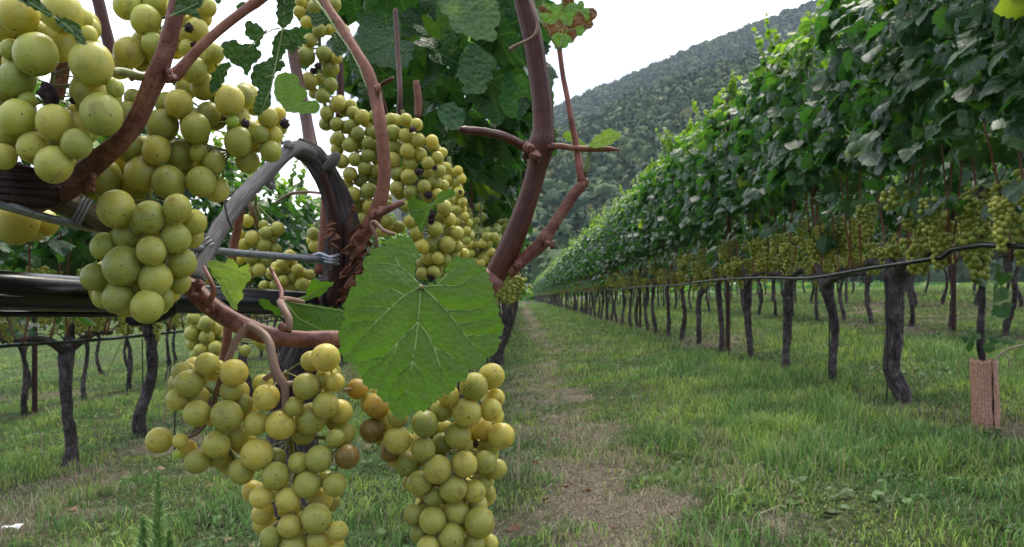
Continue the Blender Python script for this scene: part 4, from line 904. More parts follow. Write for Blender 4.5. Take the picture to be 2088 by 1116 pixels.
def bunch(label, cat_group, berries, dbase, axis, fill=20, branches=(), tint=(1, 1, 1), round_=0.6, seed=1, oval=1.0, raisins=(), peduncle=None, ped_r=4, ped_mat=None, fillr=.92, maxn=96, spread=0.02):
    """berries: (px, py, r px[, colour]) front ones first; each is pushed back until it clears those already placed"""
    berries = [(b[0], b[1], b[2] * .955) + tuple(b[3:]) for b in berries]
    rs = random.Random(seed); xs_ = [b[0] for b in berries]; x0 = (min(xs_) + max(xs_)) / 2; hw = max(1, (max(xs_) - min(xs_)) / 2); rm = sum(b[2] for b in berries) / len(berries)
    placed = []
    def clear(b, d, f):
        for _ in range(60):
            c = P(b[0], b[1], d); r = b[2] * d / F; hit = False
            for (c2, r2) in placed:
                if (c - c2).length < f * (r + r2): hit = True; break
            if not hit: return d
            d += 0.0015
        return d
    items = []
    for b in berries:
        u = min(1, abs(b[0] - x0) / hw); d0 = dbase + round_ * hw * dbase / F * (1 - math.sqrt(1 - u * u * .95)) + rs.uniform(0, .002)
        d = clear(b, d0, 0.90); placed.append((P(b[0], b[1], d), b[2] * d / F)); items.append((b, d))
    for k in range(fill):
        if len(items) + len(raisins) >= maxn: break
        p, q = rs.choice(berries), rs.choice(berries)
        near_ = sorted(berries, key=lambda z: (z[0] - p[0])**2 + (z[1] - p[1])**2)[1:6]; q = rs.choice(near_); f = rs.uniform(.3, .7)
        b = (p[0] * f + q[0] * (1 - f) + rs.uniform(-6, 6), p[1] * f + q[1] * (1 - f) + rs.uniform(-6, 6), rm * fillr * rs.uniform(.85, 1.05))
        d0 = dbase + 1.5 * rm * dbase / F + rs.uniform(0, spread); d = clear(b, d0, .88); placed.append((P(b[0], b[1], d), b[2] * d / F)); items.append((b, d))
    ax = [P(a, b, d) for a, b, d in axis]
    root = empty('grape_bunch', ax[0]); tag(root, label, 'grapes', cat_group)
    mb = MB()
    if peduncle:
        for pl in peduncle: ptube(mb, pl, 10, .08, mi=1)
    tube(mb, ax, [ped_r * axis[0][2] / F] * len(ax), 8, None, .15)
    AX = spline(ax, [1] * len(ax), .004)[0]
    for br_ in branches:
        q_ = [P(a, b, d) for a, b, d in br_]; tube(mb, q_, [ped_r * .7 * br_[0][2] / F] * len(q_), 7, None, .15); AX += spline(q_, [1] * len(q_), .004)[0]
    for (b, d), (c, r) in zip(items, placed):
        o = bpy.data.objects.new('berry', rs.choice(BERRY)); C.objects.link(o); o.parent = root; o.location = c - root.location; o.scale = (r, r, r)
        q = min(AX, key=lambda z: (z - c).length + abs(z.z - c.z - .006) * .6); out = (c - q)
        if out.length < 1e-5: out = Vector((0, -1, 0))
        dv = (out.normalized() + Vector((rs.uniform(-.35, .35), rs.uniform(-.6, .5), rs.uniform(-.9, .1)))).normalized()
        o.rotation_mode = 'QUATERNION'; o.rotation_quaternion = dv.to_track_quat('-Z', 'Y')
        if oval != 1: o.rotation_quaternion = Vector((dv.x * .25, -.5 * abs(dv.y), -1)).to_track_quat('-Z', 'Y'); o.scale = (r * .97, r * .97, r * oval)
        t = tuple(u_ * v_ for u_, v_ in zip(b[3], tint)) if len(b) > 3 else tint; j = rs.uniform(.93, 1.07); o.color = (t[0] * j, t[1] * j, t[2] * j, 1)
        if len(b) > 3 and t[0] < .7: o['label'] = 'browned berry'
        tube(mb, [q, (q * .5 + c * .5) + Vector((0, 0, .0015)), c - dv * r * .8], [1.8 * d / F * 1.1, 1.5 * d / F, 2.6 * d / F], 6, .004)
    for (x, y, r, d) in raisins:
        o = bpy.data.objects.new('berry', me_r); C.objects.link(o); o.parent = root; rr = r * d / F; o.location = P(x, y, d) - root.location; o.scale = (rr, rr * .8, rr * 1.1); o.rotation_euler = (rs.uniform(0, 3), rs.uniform(0, 3), rs.uniform(0, 3)); o['label'] = 'shrivelled purple berry'
    s = mb.build('stem', [M_stem, ped_mat or M_pinkstem]); s.parent = root; s.location = -root.location
    return root
GRN = (0.86, 0.96, 0.90); YEL = (1.10, 1.06, 0.92); AMB = (1.05, .72, .45); BRN = (.52, .33, .25); DULL = (.80, .86, .80)
GB = 'bunches of the nearest vine'
A = conv([(292, 893, 103, DULL), (195, 295, 118, GRN), (495, 345, 120), (550, 620, 115), (295, 665, 100), (95, 637, 98, GRN), (340, 70, 112, YEL), (100, 75, 108, YEL), (180, 800, 88, YEL), (415, 780, 85), (490, 500, 112), (90, 430, 100, GRN), (310, 230, 105), (450, 100, 55), (0, 70, 60), (60, 270, 60, DULL), (20, 500, 90), (30, 720, 75), (20, 850, 70), (625, 480, 50, GRN), (150, 545, 50, (1, 1.15, 1)), (430, 690, 80), (20, 170, 60), (200, 160, 50, DULL), (345, 660, 70), (480, 190, 50), (-60, 380, 95), (-70, 600, 95), (-60, 800, 90)], 2.658, 0, 0)
bunch('large pale-green bunch at the top left corner, a dried purple berry on it', GB, A, .285, [(110, -30, .315), (110, 80, .315), (105, 200, .317), (90, 330, .318)], 66, branches=[[(105, 200, .317), (30, 230, .315), (-40, 260, .315)], [(110, 80, .315), (40, 110, .313), (-20, 130, .313)]], oval=1.06, seed=1, raisins=[(100, 193, 21, .288), (150, 205, 8, .295)], round_=.35)
A2 = conv([(790, 110, 85, GRN), (690, 30, 80, GRN), (850, 15, 80, GRN), (1065, 165, 68), (1120, 40, 56), (830, 240, 64, GRN), (700, 285, 85), (1020, 262, 52), (650, 360, 70), (960, 40, 60), (1000, 190, 40), (770, 330, 60, DULL), (745, -60, 80), (1080, -40, 70)], 2.658, 0, 0)
bunch('greenish bunch at the top behind the bent red cane', GB, A2, .355, [(330, -60, .39), (330, 20, .39), (310, 110, .39)], 16, oval=1.06, seed=2, raisins=[(385, 57, 9, .35), (395, 92, 7, .352)], round_=.3)
B = conv([(1245, 545, 82), (1060, 695, 85, YEL), (850, 815, 80), (980, 840, 82), (260 + 1033, 770, 80, YEL), (970, 565, 80), (880, 680, 92), (1090, 985, 82), (1050, 380, 76), (1105, 470, 75, YEL), (1320, 520, 60), (1130, 620, 70), (1345, 715, 70, YEL), (1160, 885, 64), (1335, 870, 60), (1180, 1030, 66), (915, 990, 95), (770, 940, 95), (700, 800, 85), (560, 960, 100), (480, 1000, 90), (745, 1030, 80, DULL), (1120, 330, 60, YEL), (1165, 290, 55), (690, 620, 70, DULL), (620, 880, 80), (1010, 930, 60, DULL), (1075, 830, 50), (720, 530, 50, DULL), (900, 560, 60)], 2.658, 0, 0) + conv([(375, 910, 95, YEL), (480, 785, 72, YEL), (335, 640, 85, YEL), (300, 800, 70, DULL), (430, 900, 60, DULL), (520, 905, 60, YEL), (500, 1015, 75, YEL), (345, 1080, 85), (120, 1080, 78), (245, 815, 45, (.75, 1.1, .9)), (560, 850, 55, DULL), (560, 760, 45)], 3.283, 400, 0)
bunch('broad bunch in front of the red cane, spreading right to the grey arm', GB, B, .352, [(300, 120, .385), (380, 200, .388), (400, 290, .39), (350, 380, .39)], 62, branches=[[(395, 225, .39), (470, 245, .375), (530, 265, .372), (568, 285, .37)], [(300, 300, .39), (230, 340, .39), (200, 390, .39)], [(400, 290, .39), (470, 310, .38)]], oval=1.07, seed=3, raisins=[(500, 252, 9, .35), (580, 252, 10, .353)], round_=.25, maxn=98)
Cc = conv([(755, 640, 122), (905, 890, 103, YEL), (715, 290, 118), (1090, 285, 90, YEL), (930, 548, 95), (920, 340, 100), (785, 452, 93), (1080, 470, 98), (725, 840, 97), (955, 720, 108), (1115, 620, 98, YEL), (1195, 370, 80, YEL), (580, 710, 88), (640, 520, 85, GRN), (1000, 840, 75), (1100, 740, 75), (640, 830, 75), (830, 780, 60), (860, 400, 50, DULL), (1000, 640, 60), (920, 470, 60, DULL)], 3.015, 0, 330)
bunch('full bunch hanging lowest on the left, in front of the thick black pipe', GB, Cc, .325, [(300, 395, .355), (305, 470, .355), (290, 560, .353), (285, 615, .352)], 44, oval=1.06, seed=4, round_=.5)
C2 = [(33, 452, 46, YEL), (92, 455, 27, YEL), (-30, 440, 44, YEL), (60, 430, 34), (5, 425, 36)]
bunch('few yellow berries under the old arm at the left edge', GB, C2, .37, [(10, 400, .39), (20, 440, .39)], 6, oval=1.1, seed=5)
D = conv([(507, 503, 57, YEL), (565, 617, 64, YEL), (375, 402, 60, YEL), (345, 577, 67), (193, 445, 60, YEL), (225, 568, 58), (305, 695, 58), (265, 367, 52, YEL), (670, 457, 58), (750, 340, 62), (750, 535, 57), (470, 735, 68), (545, 822, 60), (595, 922, 53), (710, 997, 65), (70, 678, 56, YEL), (603, 1030, 52), (725, 753, 58), (675, 858, 58), (838, 745, 52, BRN), (787, 858, 52), (465, 610, 52), (810, 560, 52, YEL), (165, 400, 45), (145, 510, 48), (690, 355, 45), (225, 765, 52), (405, 805, 55), (300, 735, 55), (385, 655, 50), (620, 1112, 62), (155, 680, 32), (140, 735, 19, (.7, 1.1, .8)), (485, 910, 48), (800, 1050, 45), (525, 1075, 45, DULL), (720, 1090, 52), (790, 670, 40), (690, 590, 68, DULL), (365, 475, 48), (495, 450, 46), (790, 440, 40, YEL), (730, 920, 52), (640, 770, 45, DULL), (545, 750, 45, DULL), (410, 530, 45), (620, 540, 42, DULL), (230, 500, 45), (740, 430, 40), (660, 650, 50, DULL), (770, 930, 42)], 2.006, 290, 560) + [(560, 1150, 28), (620, 1165, 30), (680, 1140, 27), (600, 1200, 26)]
bunch('loose branching bunch below the red cane, a lone berry sticking out left', GB, D, .372, [(583, 760, .385), (582, 790, .395), (588, 860, .398), (600, 960, .405), (612, 1080, .405), (612, 1170, .405)], 40, branches=[[(430, 845, .39), (380, 890, .39), (345, 897, .388)], [(440, 805, .388), (400, 775, .39), (385, 760, .39)], [(455, 760, .384), (480, 770, .39)], [(590, 830, .39), (640, 800, .395), (680, 770, .395)], [(590, 900, .395), (650, 892, .395), (700, 905, .39)], [(430, 845, .39), (450, 890, .392), (480, 940, .392)]], tint=(1.10, 1.02, 1.08), seed=6, round_=.12, ped_r=6,
      peduncle=[[(506, 664, 8, .383), (485, 690, 8, .382), (470, 722, 7, .382), (455, 760, 6.5, .384), (440, 805, 6, .388), (430, 845, 5, .39), (405, 880, 4.5, .39), (375, 895, 4, .388)],
                [(508, 664, 8, .383), (535, 680, 9, .376), (550, 702, 9, .372), (556, 735, 9, .37), (566, 765, 9.5, .37), (580, 785, 9, .371), (582, 810, 8, .372), (582, 845, 7, .375), (583, 890, 6, .385)],
                [(580, 785, 8, .371), (600, 782, 6, .375), (635, 775, 5, .385)], [(560, 760, 6, .372), (545, 770, 6, .378), (520, 790, 5, .385)]], maxn=98)
E = conv([(768, 238, 83, YEL), (918, 508, 78, YEL), (730, 380, 86), (820, 465, 67, YEL), (568, 690, 84), (655, 797, 80), (800, 980, 87, YEL), (717, 660, 75), (680, 505, 77), (490, 580, 71), (350, 530, 80), (500, 440, 78, DULL), (865, 180, 75, YEL), (540, 970, 77), (675, 925, 75), (860, 365, 66, YEL), (645, 1060, 78), (770, 810, 66), (470, 765, 74, DULL), (590, 370, 65), (630, 290, 62, YEL), (405, 660, 74, DULL), (240, 345, 75, AMB), (130, 250, 60, AMB), (212, 478, 70, BRN), (830, 650, 68), (890, 690, 62, YEL), (440, 940, 60, DULL), (520, 1115, 68), (810, 770, 58), (310, 600, 55, BRN), (350, 400, 60, DULL), (550, 840, 60, DULL), (770, 1100, 62), (470, 1040, 56, DULL), (850, 565, 62, YEL), (790, 880, 56), (595, 550, 64, DULL), (840, 820, 50), (850, 1095, 55), (885, 300, 55, YEL), (430, 760, 55, DULL), (610, 470, 50, DULL), (300, 310, 60, AMB), (700, 1000, 50), (720, 560, 50, DULL)], 2.683, 680, 700) + [(880, 1150, 28), (940, 1160, 30), (990, 1150, 26), (910, 1200, 28)]
bunch('dense bunch under the big leaf, its shoulder berries amber and brown', GB, E, .385, [(870, 690, .425), (880, 800, .425), (905, 920, .425), (915, 1050, .425), (915, 1150, .425)], 48, branches=[[(870, 800, .425), (800, 850, .415), (760, 870, .41)], [(890, 840, .425), (950, 820, .42), (990, 800, .42)]], tint=(1.10, 1.02, 1.08), seed=7, round_=.45, maxn=98, raisins=[(967, 906, 8, .40)],
      peduncle=[[(840, 692, 6, .42), (860, 740, 6, .425), (870, 800, 6, .425)], [(700, 796, 4, .392), (716, 794, 3.5, .392)]])
Ft = conv([(690, 80, 43, YEL), (915, 30, 58), (855, 360, 57), (900, 455, 62), (735, 380, 66), (755, 545, 62), (902, 568, 50), (950, 695, 55, YEL), (845, 645, 52), (985, 210, 48, GRN), (825, 205, 50), (765, 270, 48), (790, 50, 50), (900, 80, 42), (740, 150, 44), (900, 200, 40), (940, 390, 40, YEL), (790, 625, 38), (1035, 705, 42), (875, 760, 50), (870, 830, 48), (940, 830, 48), (830, 530, 40, DULL), (750, 320, 40), (640, 340, 30, YEL), (700, 10, 40)], 3.283, 400, 0)
bunch('slender straggling bunch hanging from the top middle against the sky', GB, Ft, .66, [(650, -30, .675), (650, 60, .675), (656, 150, .675), (665, 240, .675)], 6, seed=8, round_=.3, raisins=[(648, 135, 7, .655), (640, 145, 7, .658)])
G = conv([(280, 335, 37), (212, 420, 38), (125, 310, 38), (185, 345, 42), (228, 285, 38), (260, 465, 36), (188, 495, 40), (285, 580, 44), (205, 600, 42), (318, 480, 36), (145, 430, 40), (280, 400, 38, DULL), (190, 245, 36), (250, 200, 42, YEL), (165, 255, 35), (300, 280, 40), (320, 360, 38), (240, 530, 36, DULL), (330, 420, 36), (170, 550, 36), (330, 590, 38), (220, 650, 40), (290, 660, 40, YEL), (115, 240, 38), (60, 235, 36), (205, 180, 38, YEL), (310, 200, 36), (120, 370, 36), (320, 530, 34, DULL), (150, 640, 36), (310, 720, 36, YEL), (250, 730, 36), (380, 740, 36, YEL), (380, 660, 34), (350, 790, 34), (440, 770, 34, YEL)], 2.536, 640, 160)
bunch('long bunch hanging left of the orange-brown middle cane', GB, G, .655, [(715, 235, .70), (730, 320, .70), (740, 400, .70), (760, 470, .70)], 26, seed=9, round_=.5)
H = conv([(405, 425, 46), (490, 510, 44), (485, 375, 43), (405, 280, 45, YEL), (540, 320, 39), (475, 295, 40), (570, 560, 38), (625, 540, 40), (590, 440, 36, YEL), (610, 325, 36, YEL), (495, 445, 42, DULL), (430, 570, 42), (500, 590, 40), (630, 780, 43), (690, 860, 46), (615, 860, 52), (550, 395, 38), (530, 240, 36, YEL), (475, 215, 36, YEL), (640, 410, 34), (665, 385, 28, YEL), (650, 480, 36), (430, 495, 40), (420, 350, 40), (400, 215, 38), (600, 500, 35), (670, 555, 32), (580, 620, 36), (640, 600, 32), (675, 670, 44), (700, 730, 38), (740, 800, 38), (650, 730, 36), (560, 720, 34), (700, 790, 38), (745, 870, 30), (640, 930, 35), (590, 930, 36), (680, 940, 35), (530, 800, 38), (500, 740, 38), (560, 870, 40, YEL), (725, 915, 34), (775, 910, 34, YEL), (560, 960, 35), (480, 660, 36), (360, 255, 34, YEL), (620, 1000, 34), (560, 1010, 34)], 2.536, 640, 160)
bunch('longest full bunch in the middle, dotted with purple dried berries', GB, H, .635, [(820, 225, .68), (840, 320, .68), (860, 420, .68), (890, 520, .68)], 36, seed=10, round_=.5, raisins=[(841, 264, 7, .628), (853, 351, 7.5, .628), (887, 342, 5.5, .63), (873, 398, 8, .63), (880, 438, 9, .632), (878, 450, 8, .632), (880, 566, 8, .635)], maxn=98)
I = conv([(685, 460, 29), (745, 477, 27, YEL), (765, 520, 26, YEL), (690, 525, 28), (730, 545, 26), (715, 490, 24), (750, 590, 30), (770, 640, 26), (740, 630, 27), (780, 715, 26, YEL), (790, 790, 26, YEL), (770, 680, 25), (800, 750, 24), (790, 840, 24), (810, 820, 22), (740, 680, 26), (700, 630, 26), (760, 760, 26), (740, 740, 24), (720, 580, 24), (705, 680, 24), (770, 830, 26), (735, 800, 24)], 2.536, 640, 160)
bunch('narrow amber-tinged bunch just right of the longest middle bunch', GB, I, .93, [(915, 320, .97), (930, 400, .97), (945, 500, .97)], 16, seed=11, tint=YEL, round_=.5, raisins=[(950, 395, 4, .925), (938, 392, 4, .925)])
K = conv([(320, 530, 45, YEL), (265, 615, 40, YEL), (355, 635, 48), (440, 605, 43), (515, 580, 48), (425, 555, 34), (300, 680, 45), (430, 680, 46), (500, 710, 42), (350, 760, 50, DULL), (430, 780, 50, DULL), (270, 775, 36, YEL), (400, 840, 46), (350, 840, 40), (480, 640, 38, DULL)], 3.1, 400, 280)
bunch('small bunch seen through the gap under the grey arm', GB, K, .60, [(520, 400, .60), (524, 440, .63), (525, 500, .635), (525, 560, .635)], 10, seed=12, round_=.4, peduncle=[[(503, 400, 4, .60), (512, 425, 5, .60), (520, 445, 5, .61), (526, 465, 5.5, .618)]], ped_r=3)
L = conv([(590, 750, 42), (545, 800, 42), (480, 860, 44), (550, 910, 40), (640, 840, 42), (670, 930, 46), (430, 940, 36, YEL), (590, 950, 42), (720, 870, 36), (620, 890, 38), (500, 940, 40, DULL), (550, 850, 40), (610, 800, 36, DULL), (700, 940, 36)], 3.1, 400, 280)
bunch('part-hidden bunch between the wire and the thick pipe, left of the trunk', GB, L, .68, [(590, 505, .71), (590, 560, .71), (600, 590, .71)], 8, seed=13, round_=.3)
bunch('two or three berries close against the left side of the trunk', GB, conv([(740, 610, 42), (745, 690, 38), (760, 650, 34)], 3.1, 400, 280), .70, [(645, 455, .71), (645, 500, .71)], 2, seed=14)
Lo = conv([(210, 180, 30), (265, 200, 35), (205, 240, 32), (265, 255, 32), (210, 285, 30), (240, 310, 30), (300, 220, 32), (300, 300, 30), (250, 225, 30), (225, 205, 28), (320, 260, 30), (270, 310, 30), (220, 330, 25), (475, 275, 22), (490, 290, 22), (250, 345, 26), (300, 350, 26)], 2.006, 290, 560)
bunch('small bunch hanging below the thick pipe, behind the start of the red cane', GB, Lo, .78, [(420, 620, .80), (415, 670, .80), (412, 710, .80)], 8, seed=15, round_=.5)
J = [(980 + brn.uniform(-28, 34), 520 + brn.uniform(-42, 48), brn.uniform(8, 10.5)) for _ in range(46)]
bunch('small golden bunch right of the big leaf, below the dark foliage', GB, J, 1.35, [(975, 470, 1.39), (985, 520, 1.39), (995, 570, 1.39)], 14, seed=16, tint=YEL, round_=.5)
# ------------------------------------------------------------------ single leaves of the nearest vine, each with its own outline
def inside(x, y, poly):
    c = False; j = len(poly) - 1
    for i in range(len(poly)):
        xi, yi = poly[i]; xj, yj = poly[j]
        if (yi > y) != (yj > y) and x < (xj - xi) * (y - yi) / (yj - yi) + xi: c = not c
        j = i
    return c
def segd(px, py, a, b):
    ax, ay = a; bx, by = b; dx, dy = bx - ax, by - ay; L = dx * dx + dy * dy
    t = max(0, min(1, ((px - ax) * dx + (py - ay) * dy) / L)) if L else 0
    return math.hypot(px - ax - t * dx, py - ay - t * dy)
def leaf(label, outline, veins, d0, mat, grad=(0, 0), dome=0.0, step=9, teeth=3.0, toothlen=16, puff=0.9, seed=1, tint=0.5, parent=None, name='leaf', vr=1.6, vmat=None, curl=0.0, wav=3.0):
    """outline and veins in the photograph's pixels, placed at distance d0 (+ slope, dome, curl) as a real curved blade"""
    rs = random.Random(seed); O = []
    n = len(outline); cx = sum(p[0] for p in outline) / n; cy = sum(p[1] for p in outline) / n
    for i in range(n):                                   # resample and tooth the edge
        a, b = outline[i], outline[(i + 1) % n]; L = math.hypot(b[0] - a[0], b[1] - a[1]); k = max(1, round(L / (toothlen / 2)))
        nxv, nyv = (b[1] - a[1]) / (L + 1e-6), -(b[0] - a[0]) / (L + 1e-6)
        for j in range(k):
            t = j / k; q = teeth * (0.9 if j % 2 else -0.3) * rs.uniform(.3, 1.2) if j else 0
            x, y = a[0] + (b[0] - a[0]) * t, a[1] + (b[1] - a[1]) * t
            s = 1 if (x - cx) * nxv + (y - cy) * nyv > 0 else -1
            O.append((x + nxv * q * s, y + nyv * q * s))
    pts = list(O); x0, x1 = min(p[0] for p in O), max(p[0] for p in O); y0, y1 = min(p[1] for p in O), max(p[1] for p in O)
    xg = x0
    while xg < x1:
        yg = y0
        while yg < y1:
            x, y = xg + rs.uniform(-.3, .3) * step, yg + rs.uniform(-.3, .3) * step
            if inside(x, y, O) and min(segd(x, y, O[i], O[(i + 1) % len(O)]) for i in range(len(O))) > step * .45: pts.append((x, y))
            yg += step
        xg += step
    m = len(O)
    V2, _, Fc, *_r = delaunay_2d_cdt([Vector(p) for p in pts], [(i, (i + 1) % m) for i in range(m)], [], 1, 1e-4)
    segs = [(vp[i], vp[i + 1]) for vp in veins for i in range(len(vp) - 1)]
    W = max(x1 - x0, y1 - y0)
    def dep(x, y):
        dv = min([segd(x, y, a, b) for a, b in segs] or [30])
        r2 = ((x - cx)**2 + (y - cy)**2) / (W * W / 4)
        q = mnoise.noise(Vector((x / W * wav, y / W * wav, seed * 3.1)))
        px = grad[0] * (x - cx) + grad[1] * (y - cy) + dome * W * r2 + curl * W * ((x - cx) / W)**2 + 0.045 * W * q - puff * 3.0 * min(1, dv / 16)
        return d0 * (1 + px / F)
    mb = MB(); Vw = [P(v[0], v[1], dep(v[0], v[1])) for v in V2]
    ti = [tint + 0.25 * mnoise.noise(Vector((v[0] / W * 4, v[1] / W * 4, seed))) if not callable(tint) else tint(v[0], v[1]) for v in V2]
    tris = []
    for f in Fc:
        if len(f) != 3: continue
        a, b, c = (Vw[i] for i in f); nr = (b - a).cross(c - a)
        tris.append(tuple(f) if nr.y < 0 else (f[0], f[2], f[1]))
    mb.add([tuple(v) for v in Vw], tris, None, None, 0, np.clip(ti, 0, 1))
    for vp in veins:
        L = sum(math.hypot(vp[i + 1][0] - vp[i][0], vp[i + 1][1] - vp[i][1]) for i in range(len(vp) - 1)); fine = []
        for i in range(len(vp) - 1):
            k = max(1, int(math.hypot(vp[i + 1][0] - vp[i][0], vp[i + 1][1] - vp[i][1]) / 14))
            for j in range(k): t = j / k; fine.append((vp[i][0] + (vp[i + 1][0] - vp[i][0]) * t, vp[i][1] + (vp[i + 1][1] - vp[i][1]) * t))
        fine.append(vp[-1]); w0 = vr * min(1, .35 + L / 300)
        ptube(mb, [(x, y, w0 * (1 - .75 * i / len(fine)), dep(x, y) - 0.0001) for i, (x, y) in enumerate(fine)], 6, mi=1, step=.002)
    return near(name, mb, [mat, vmat or M_vein], label, parent)
cv = lambda pts, s, ox, oy: [(ox + a / s, oy + b / s) for a, b in pts]
Z6 = (2.657, 660, 440)
BO = cv([(528, 384), (500, 350), (490, 325), (497, 290), (510, 230), (505, 180), (490, 150), (440, 113), (400, 125), (345, 130), (335, 165), (275, 180), (255, 215), (215, 240), (220, 290), (205, 320), (172, 350), (175, 385), (140, 405), (130, 440), (112, 470), (120, 510), (115, 560), (95, 590), (85, 620), (90, 660), (92, 710), (105, 790), (140, 795), (185, 810), (190, 850), (210, 880), (240, 930), (290, 940), (310, 990), (350, 1010), (365, 1060), (405, 1100), (445, 1085), (480, 1050), (520, 1050), (560, 1045), (580, 1010), (620, 990), (650, 960), (690, 955), (730, 900), (780, 870), (790, 835), (830, 830), (880, 795), (885, 765), (940, 735), (950, 700), (945, 660), (970, 620), (965, 580), (945, 540), (940, 480), (920, 440), (915, 390), (890, 350), (885, 310), (850, 275), (820, 260), (810, 225), (780, 230), (745, 228), (700, 235), (680, 260), (655, 290), (640, 335), (610, 375), (560, 388)], *Z6)
BV = [cv(v, *Z6) for v in ([(528, 384), (520, 470), (512, 580), (500, 680), (485, 770), (455, 950), (425, 1075)], [(528, 384), (580, 430), (660, 510), (720, 585), (770, 650), (870, 780)], [(528, 384), (490, 405), (430, 440), (360, 505), (290, 570), (180, 690), (112, 772)], [(528, 384), (480, 330), (410, 272), (330, 258), (290, 265)], [(528, 384), (610, 380), (730, 380), (820, 400)],
      [(512, 578), (400, 690), (330, 770), (250, 830), (215, 870)], [(512, 578), (560, 640), (600, 720), (640, 850), (660, 930)], [(440, 435), (390, 405), (300, 410), (200, 445)], [(660, 510), (770, 515), (860, 500)], [(290, 570), (200, 570), (140, 590)], [(485, 790), (420, 850), (370, 930), (355, 990)], [(485, 790), (540, 870), (555, 960)], [(600, 720), (680, 750), (730, 810)], [(410, 272), (385, 215), (380, 150)], [(770, 650), (850, 650), (930, 640)], [(610, 380), (680, 310), (740, 275)], [(730, 380), (800, 330), (850, 320)],
      [(360, 505), (260, 490), (180, 500)], [(455, 950), (400, 990), (385, 1050)], [(720, 585), (810, 575), (900, 560)], [(330, 770), (280, 770), (200, 790)], [(400, 690), (380, 760), (340, 830), (300, 900)])]
leaf('large heart-shaped fresh green leaf with pale veins', BO, BV, .352, M_big, grad=(-0.10, -0.32), dome=0.05, step=8, teeth=7.0, toothlen=20, puff=2.3, seed=3, tint=.5, vr=1.9)
pcane([(862, 690, 5, .405), (866, 640, 5, .38), (862, 600, 5, .362), (858, 584, 5, .353)], M_stem, None, .04, 8, 41, 'petiole')
# brown flecks on the big leaf are part of its skin: tiny raised scabs
Z2 = (3.283, 400, 0)
SK_ = 'tattered dark leaf, eaten down to strips along its veins'
for k, pl in enumerate(([(545, -20), (650, -20), (650, 90), (640, 140), (600, 185), (560, 175), (540, 110)],
    [(575, 200), (540, 230), (520, 270), (510, 330), (515, 380), (470, 410), (400, 430), (365, 500), (370, 560), (420, 600), (400, 680), (380, 740), (420, 775), (450, 745), (490, 720), (505, 650), (500, 580), (525, 500), (540, 480), (600, 445), (590, 415), (555, 410), (580, 370), (600, 330), (640, 370), (670, 330), (690, 310), (745, 290), (700, 230), (680, 180), (620, 200)],
    [(330, 150), (345, 140), (420, 170), (455, 210), (480, 195), (430, 270), (410, 320), (380, 270), (330, 240)],
    [(170, 290), (240, 265), (310, 300), (380, 290), (440, 370), (415, 400), (370, 440), (345, 510), (300, 450), (250, 430), (190, 370)],
    [(235, 430), (190, 520), (160, 590), (105, 630), (90, 580), (100, 510), (150, 440), (200, 420)])):
    vv = [[[(590, -15), (586, 90), (580, 185)]], [[(580, 190), (555, 320), (500, 590), (430, 765)], [(590, 195), (650, 270), (670, 300)], [(530, 430), (450, 450)], [(515, 500), (410, 540)], [(560, 300), (640, 300)]], [[(560, 190), (510, 200), (440, 240), (400, 275)]], [[(400, 275), (340, 330), (300, 370), (240, 440)]], [[(240, 440), (190, 480), (140, 560)]]][k]
    leaf(SK_ if k == 1 else 'torn strip of the tattered dark leaf', cv(pl, *Z2), [cv(v, *Z2) for v in vv], .343, M_shred, seed=10 + k, vmat=M_veinpale, teeth=4, toothlen=14, step=8, puff=1.6, tint=.35, vr=2.6, grad=(.3, .2), wav=5)
leaf('bright green leaf hanging at the tip of the tattered leaf', cv([(520, 560), (545, 500), (575, 490), (620, 490), (680, 510), (690, 570), (740, 610), (735, 650), (700, 680), (800, 670), (830, 710), (810, 755), (740, 760), (600, 750), (560, 690), (530, 650)], *Z2), [cv([(570, 745), (620, 680), (640, 560)], *Z2), cv([(590, 730), (700, 715), (810, 720)], *Z2)], .52, M_big, seed=21, teeth=3, tint=.9, vr=1.2, grad=(.3, -.3))
VK = [cv([(780, -5), (860, 80), (960, 240), (1030, 340), (1090, 450), (1140, 590)], *Z2)]
leaf('shred of leaf left along a bare yellow vein', cv([(755, 100), (800, 85), (860, 110), (920, 135), (930, 160), (880, 150), (830, 165), (790, 185)], *Z2), VK, .585, M_shred, seed=22, vmat=M_veinpale, vr=3.4, tint=.4, wav=6)
leaf('shred of leaf hanging from the bare yellow vein', cv([(905, 250), (930, 215), (960, 240), (1000, 300), (1012, 340), (950, 385), (920, 350)], *Z2), [cv([(925, 230), (960, 330)], *Z2)], .585, M_shred, seed=23, tint=.4, wav=6)
leaf(None, cv([(1030, 380), (1060, 420), (1090, 470), (1110, 540), (1085, 520), (1050, 480), (1025, 470)], *Z2), [], .59, M_shred, seed=24, tint=.4)
leaf(None, cv([(1080, 560), (1100, 540), (1140, 590), (1120, 650), (1090, 620)], *Z2), [], .59, M_shred, seed=25, tint=.4)
Z1 = (2.658, 0, 0)
leaf('torn leaf strip lying over the top-left berries', cv([(80, -25), (200, -25), (230, 20), (285, 80), (272, 96), (210, 60), (110, 10)], *Z1), [cv([(110, -20), (200, 40), (295, 92)], *Z1)], .262, M_shred, vmat=M_veinpale, seed=26, tint=.35, vr=2.4, wav=5)
leaf('torn green leaf tip over the top-left berries', cv([(292, 90), (370, 105), (425, 130), (440, 180), (475, 240), (430, 235), (380, 180), (330, 150), (300, 110)], *Z1), [cv([(295, 92), (360, 140), (420, 200), (470, 240)], *Z1)], .262, M_shred, vmat=M_veinpale, seed=27, tint=.4, vr=2.4, wav=5)
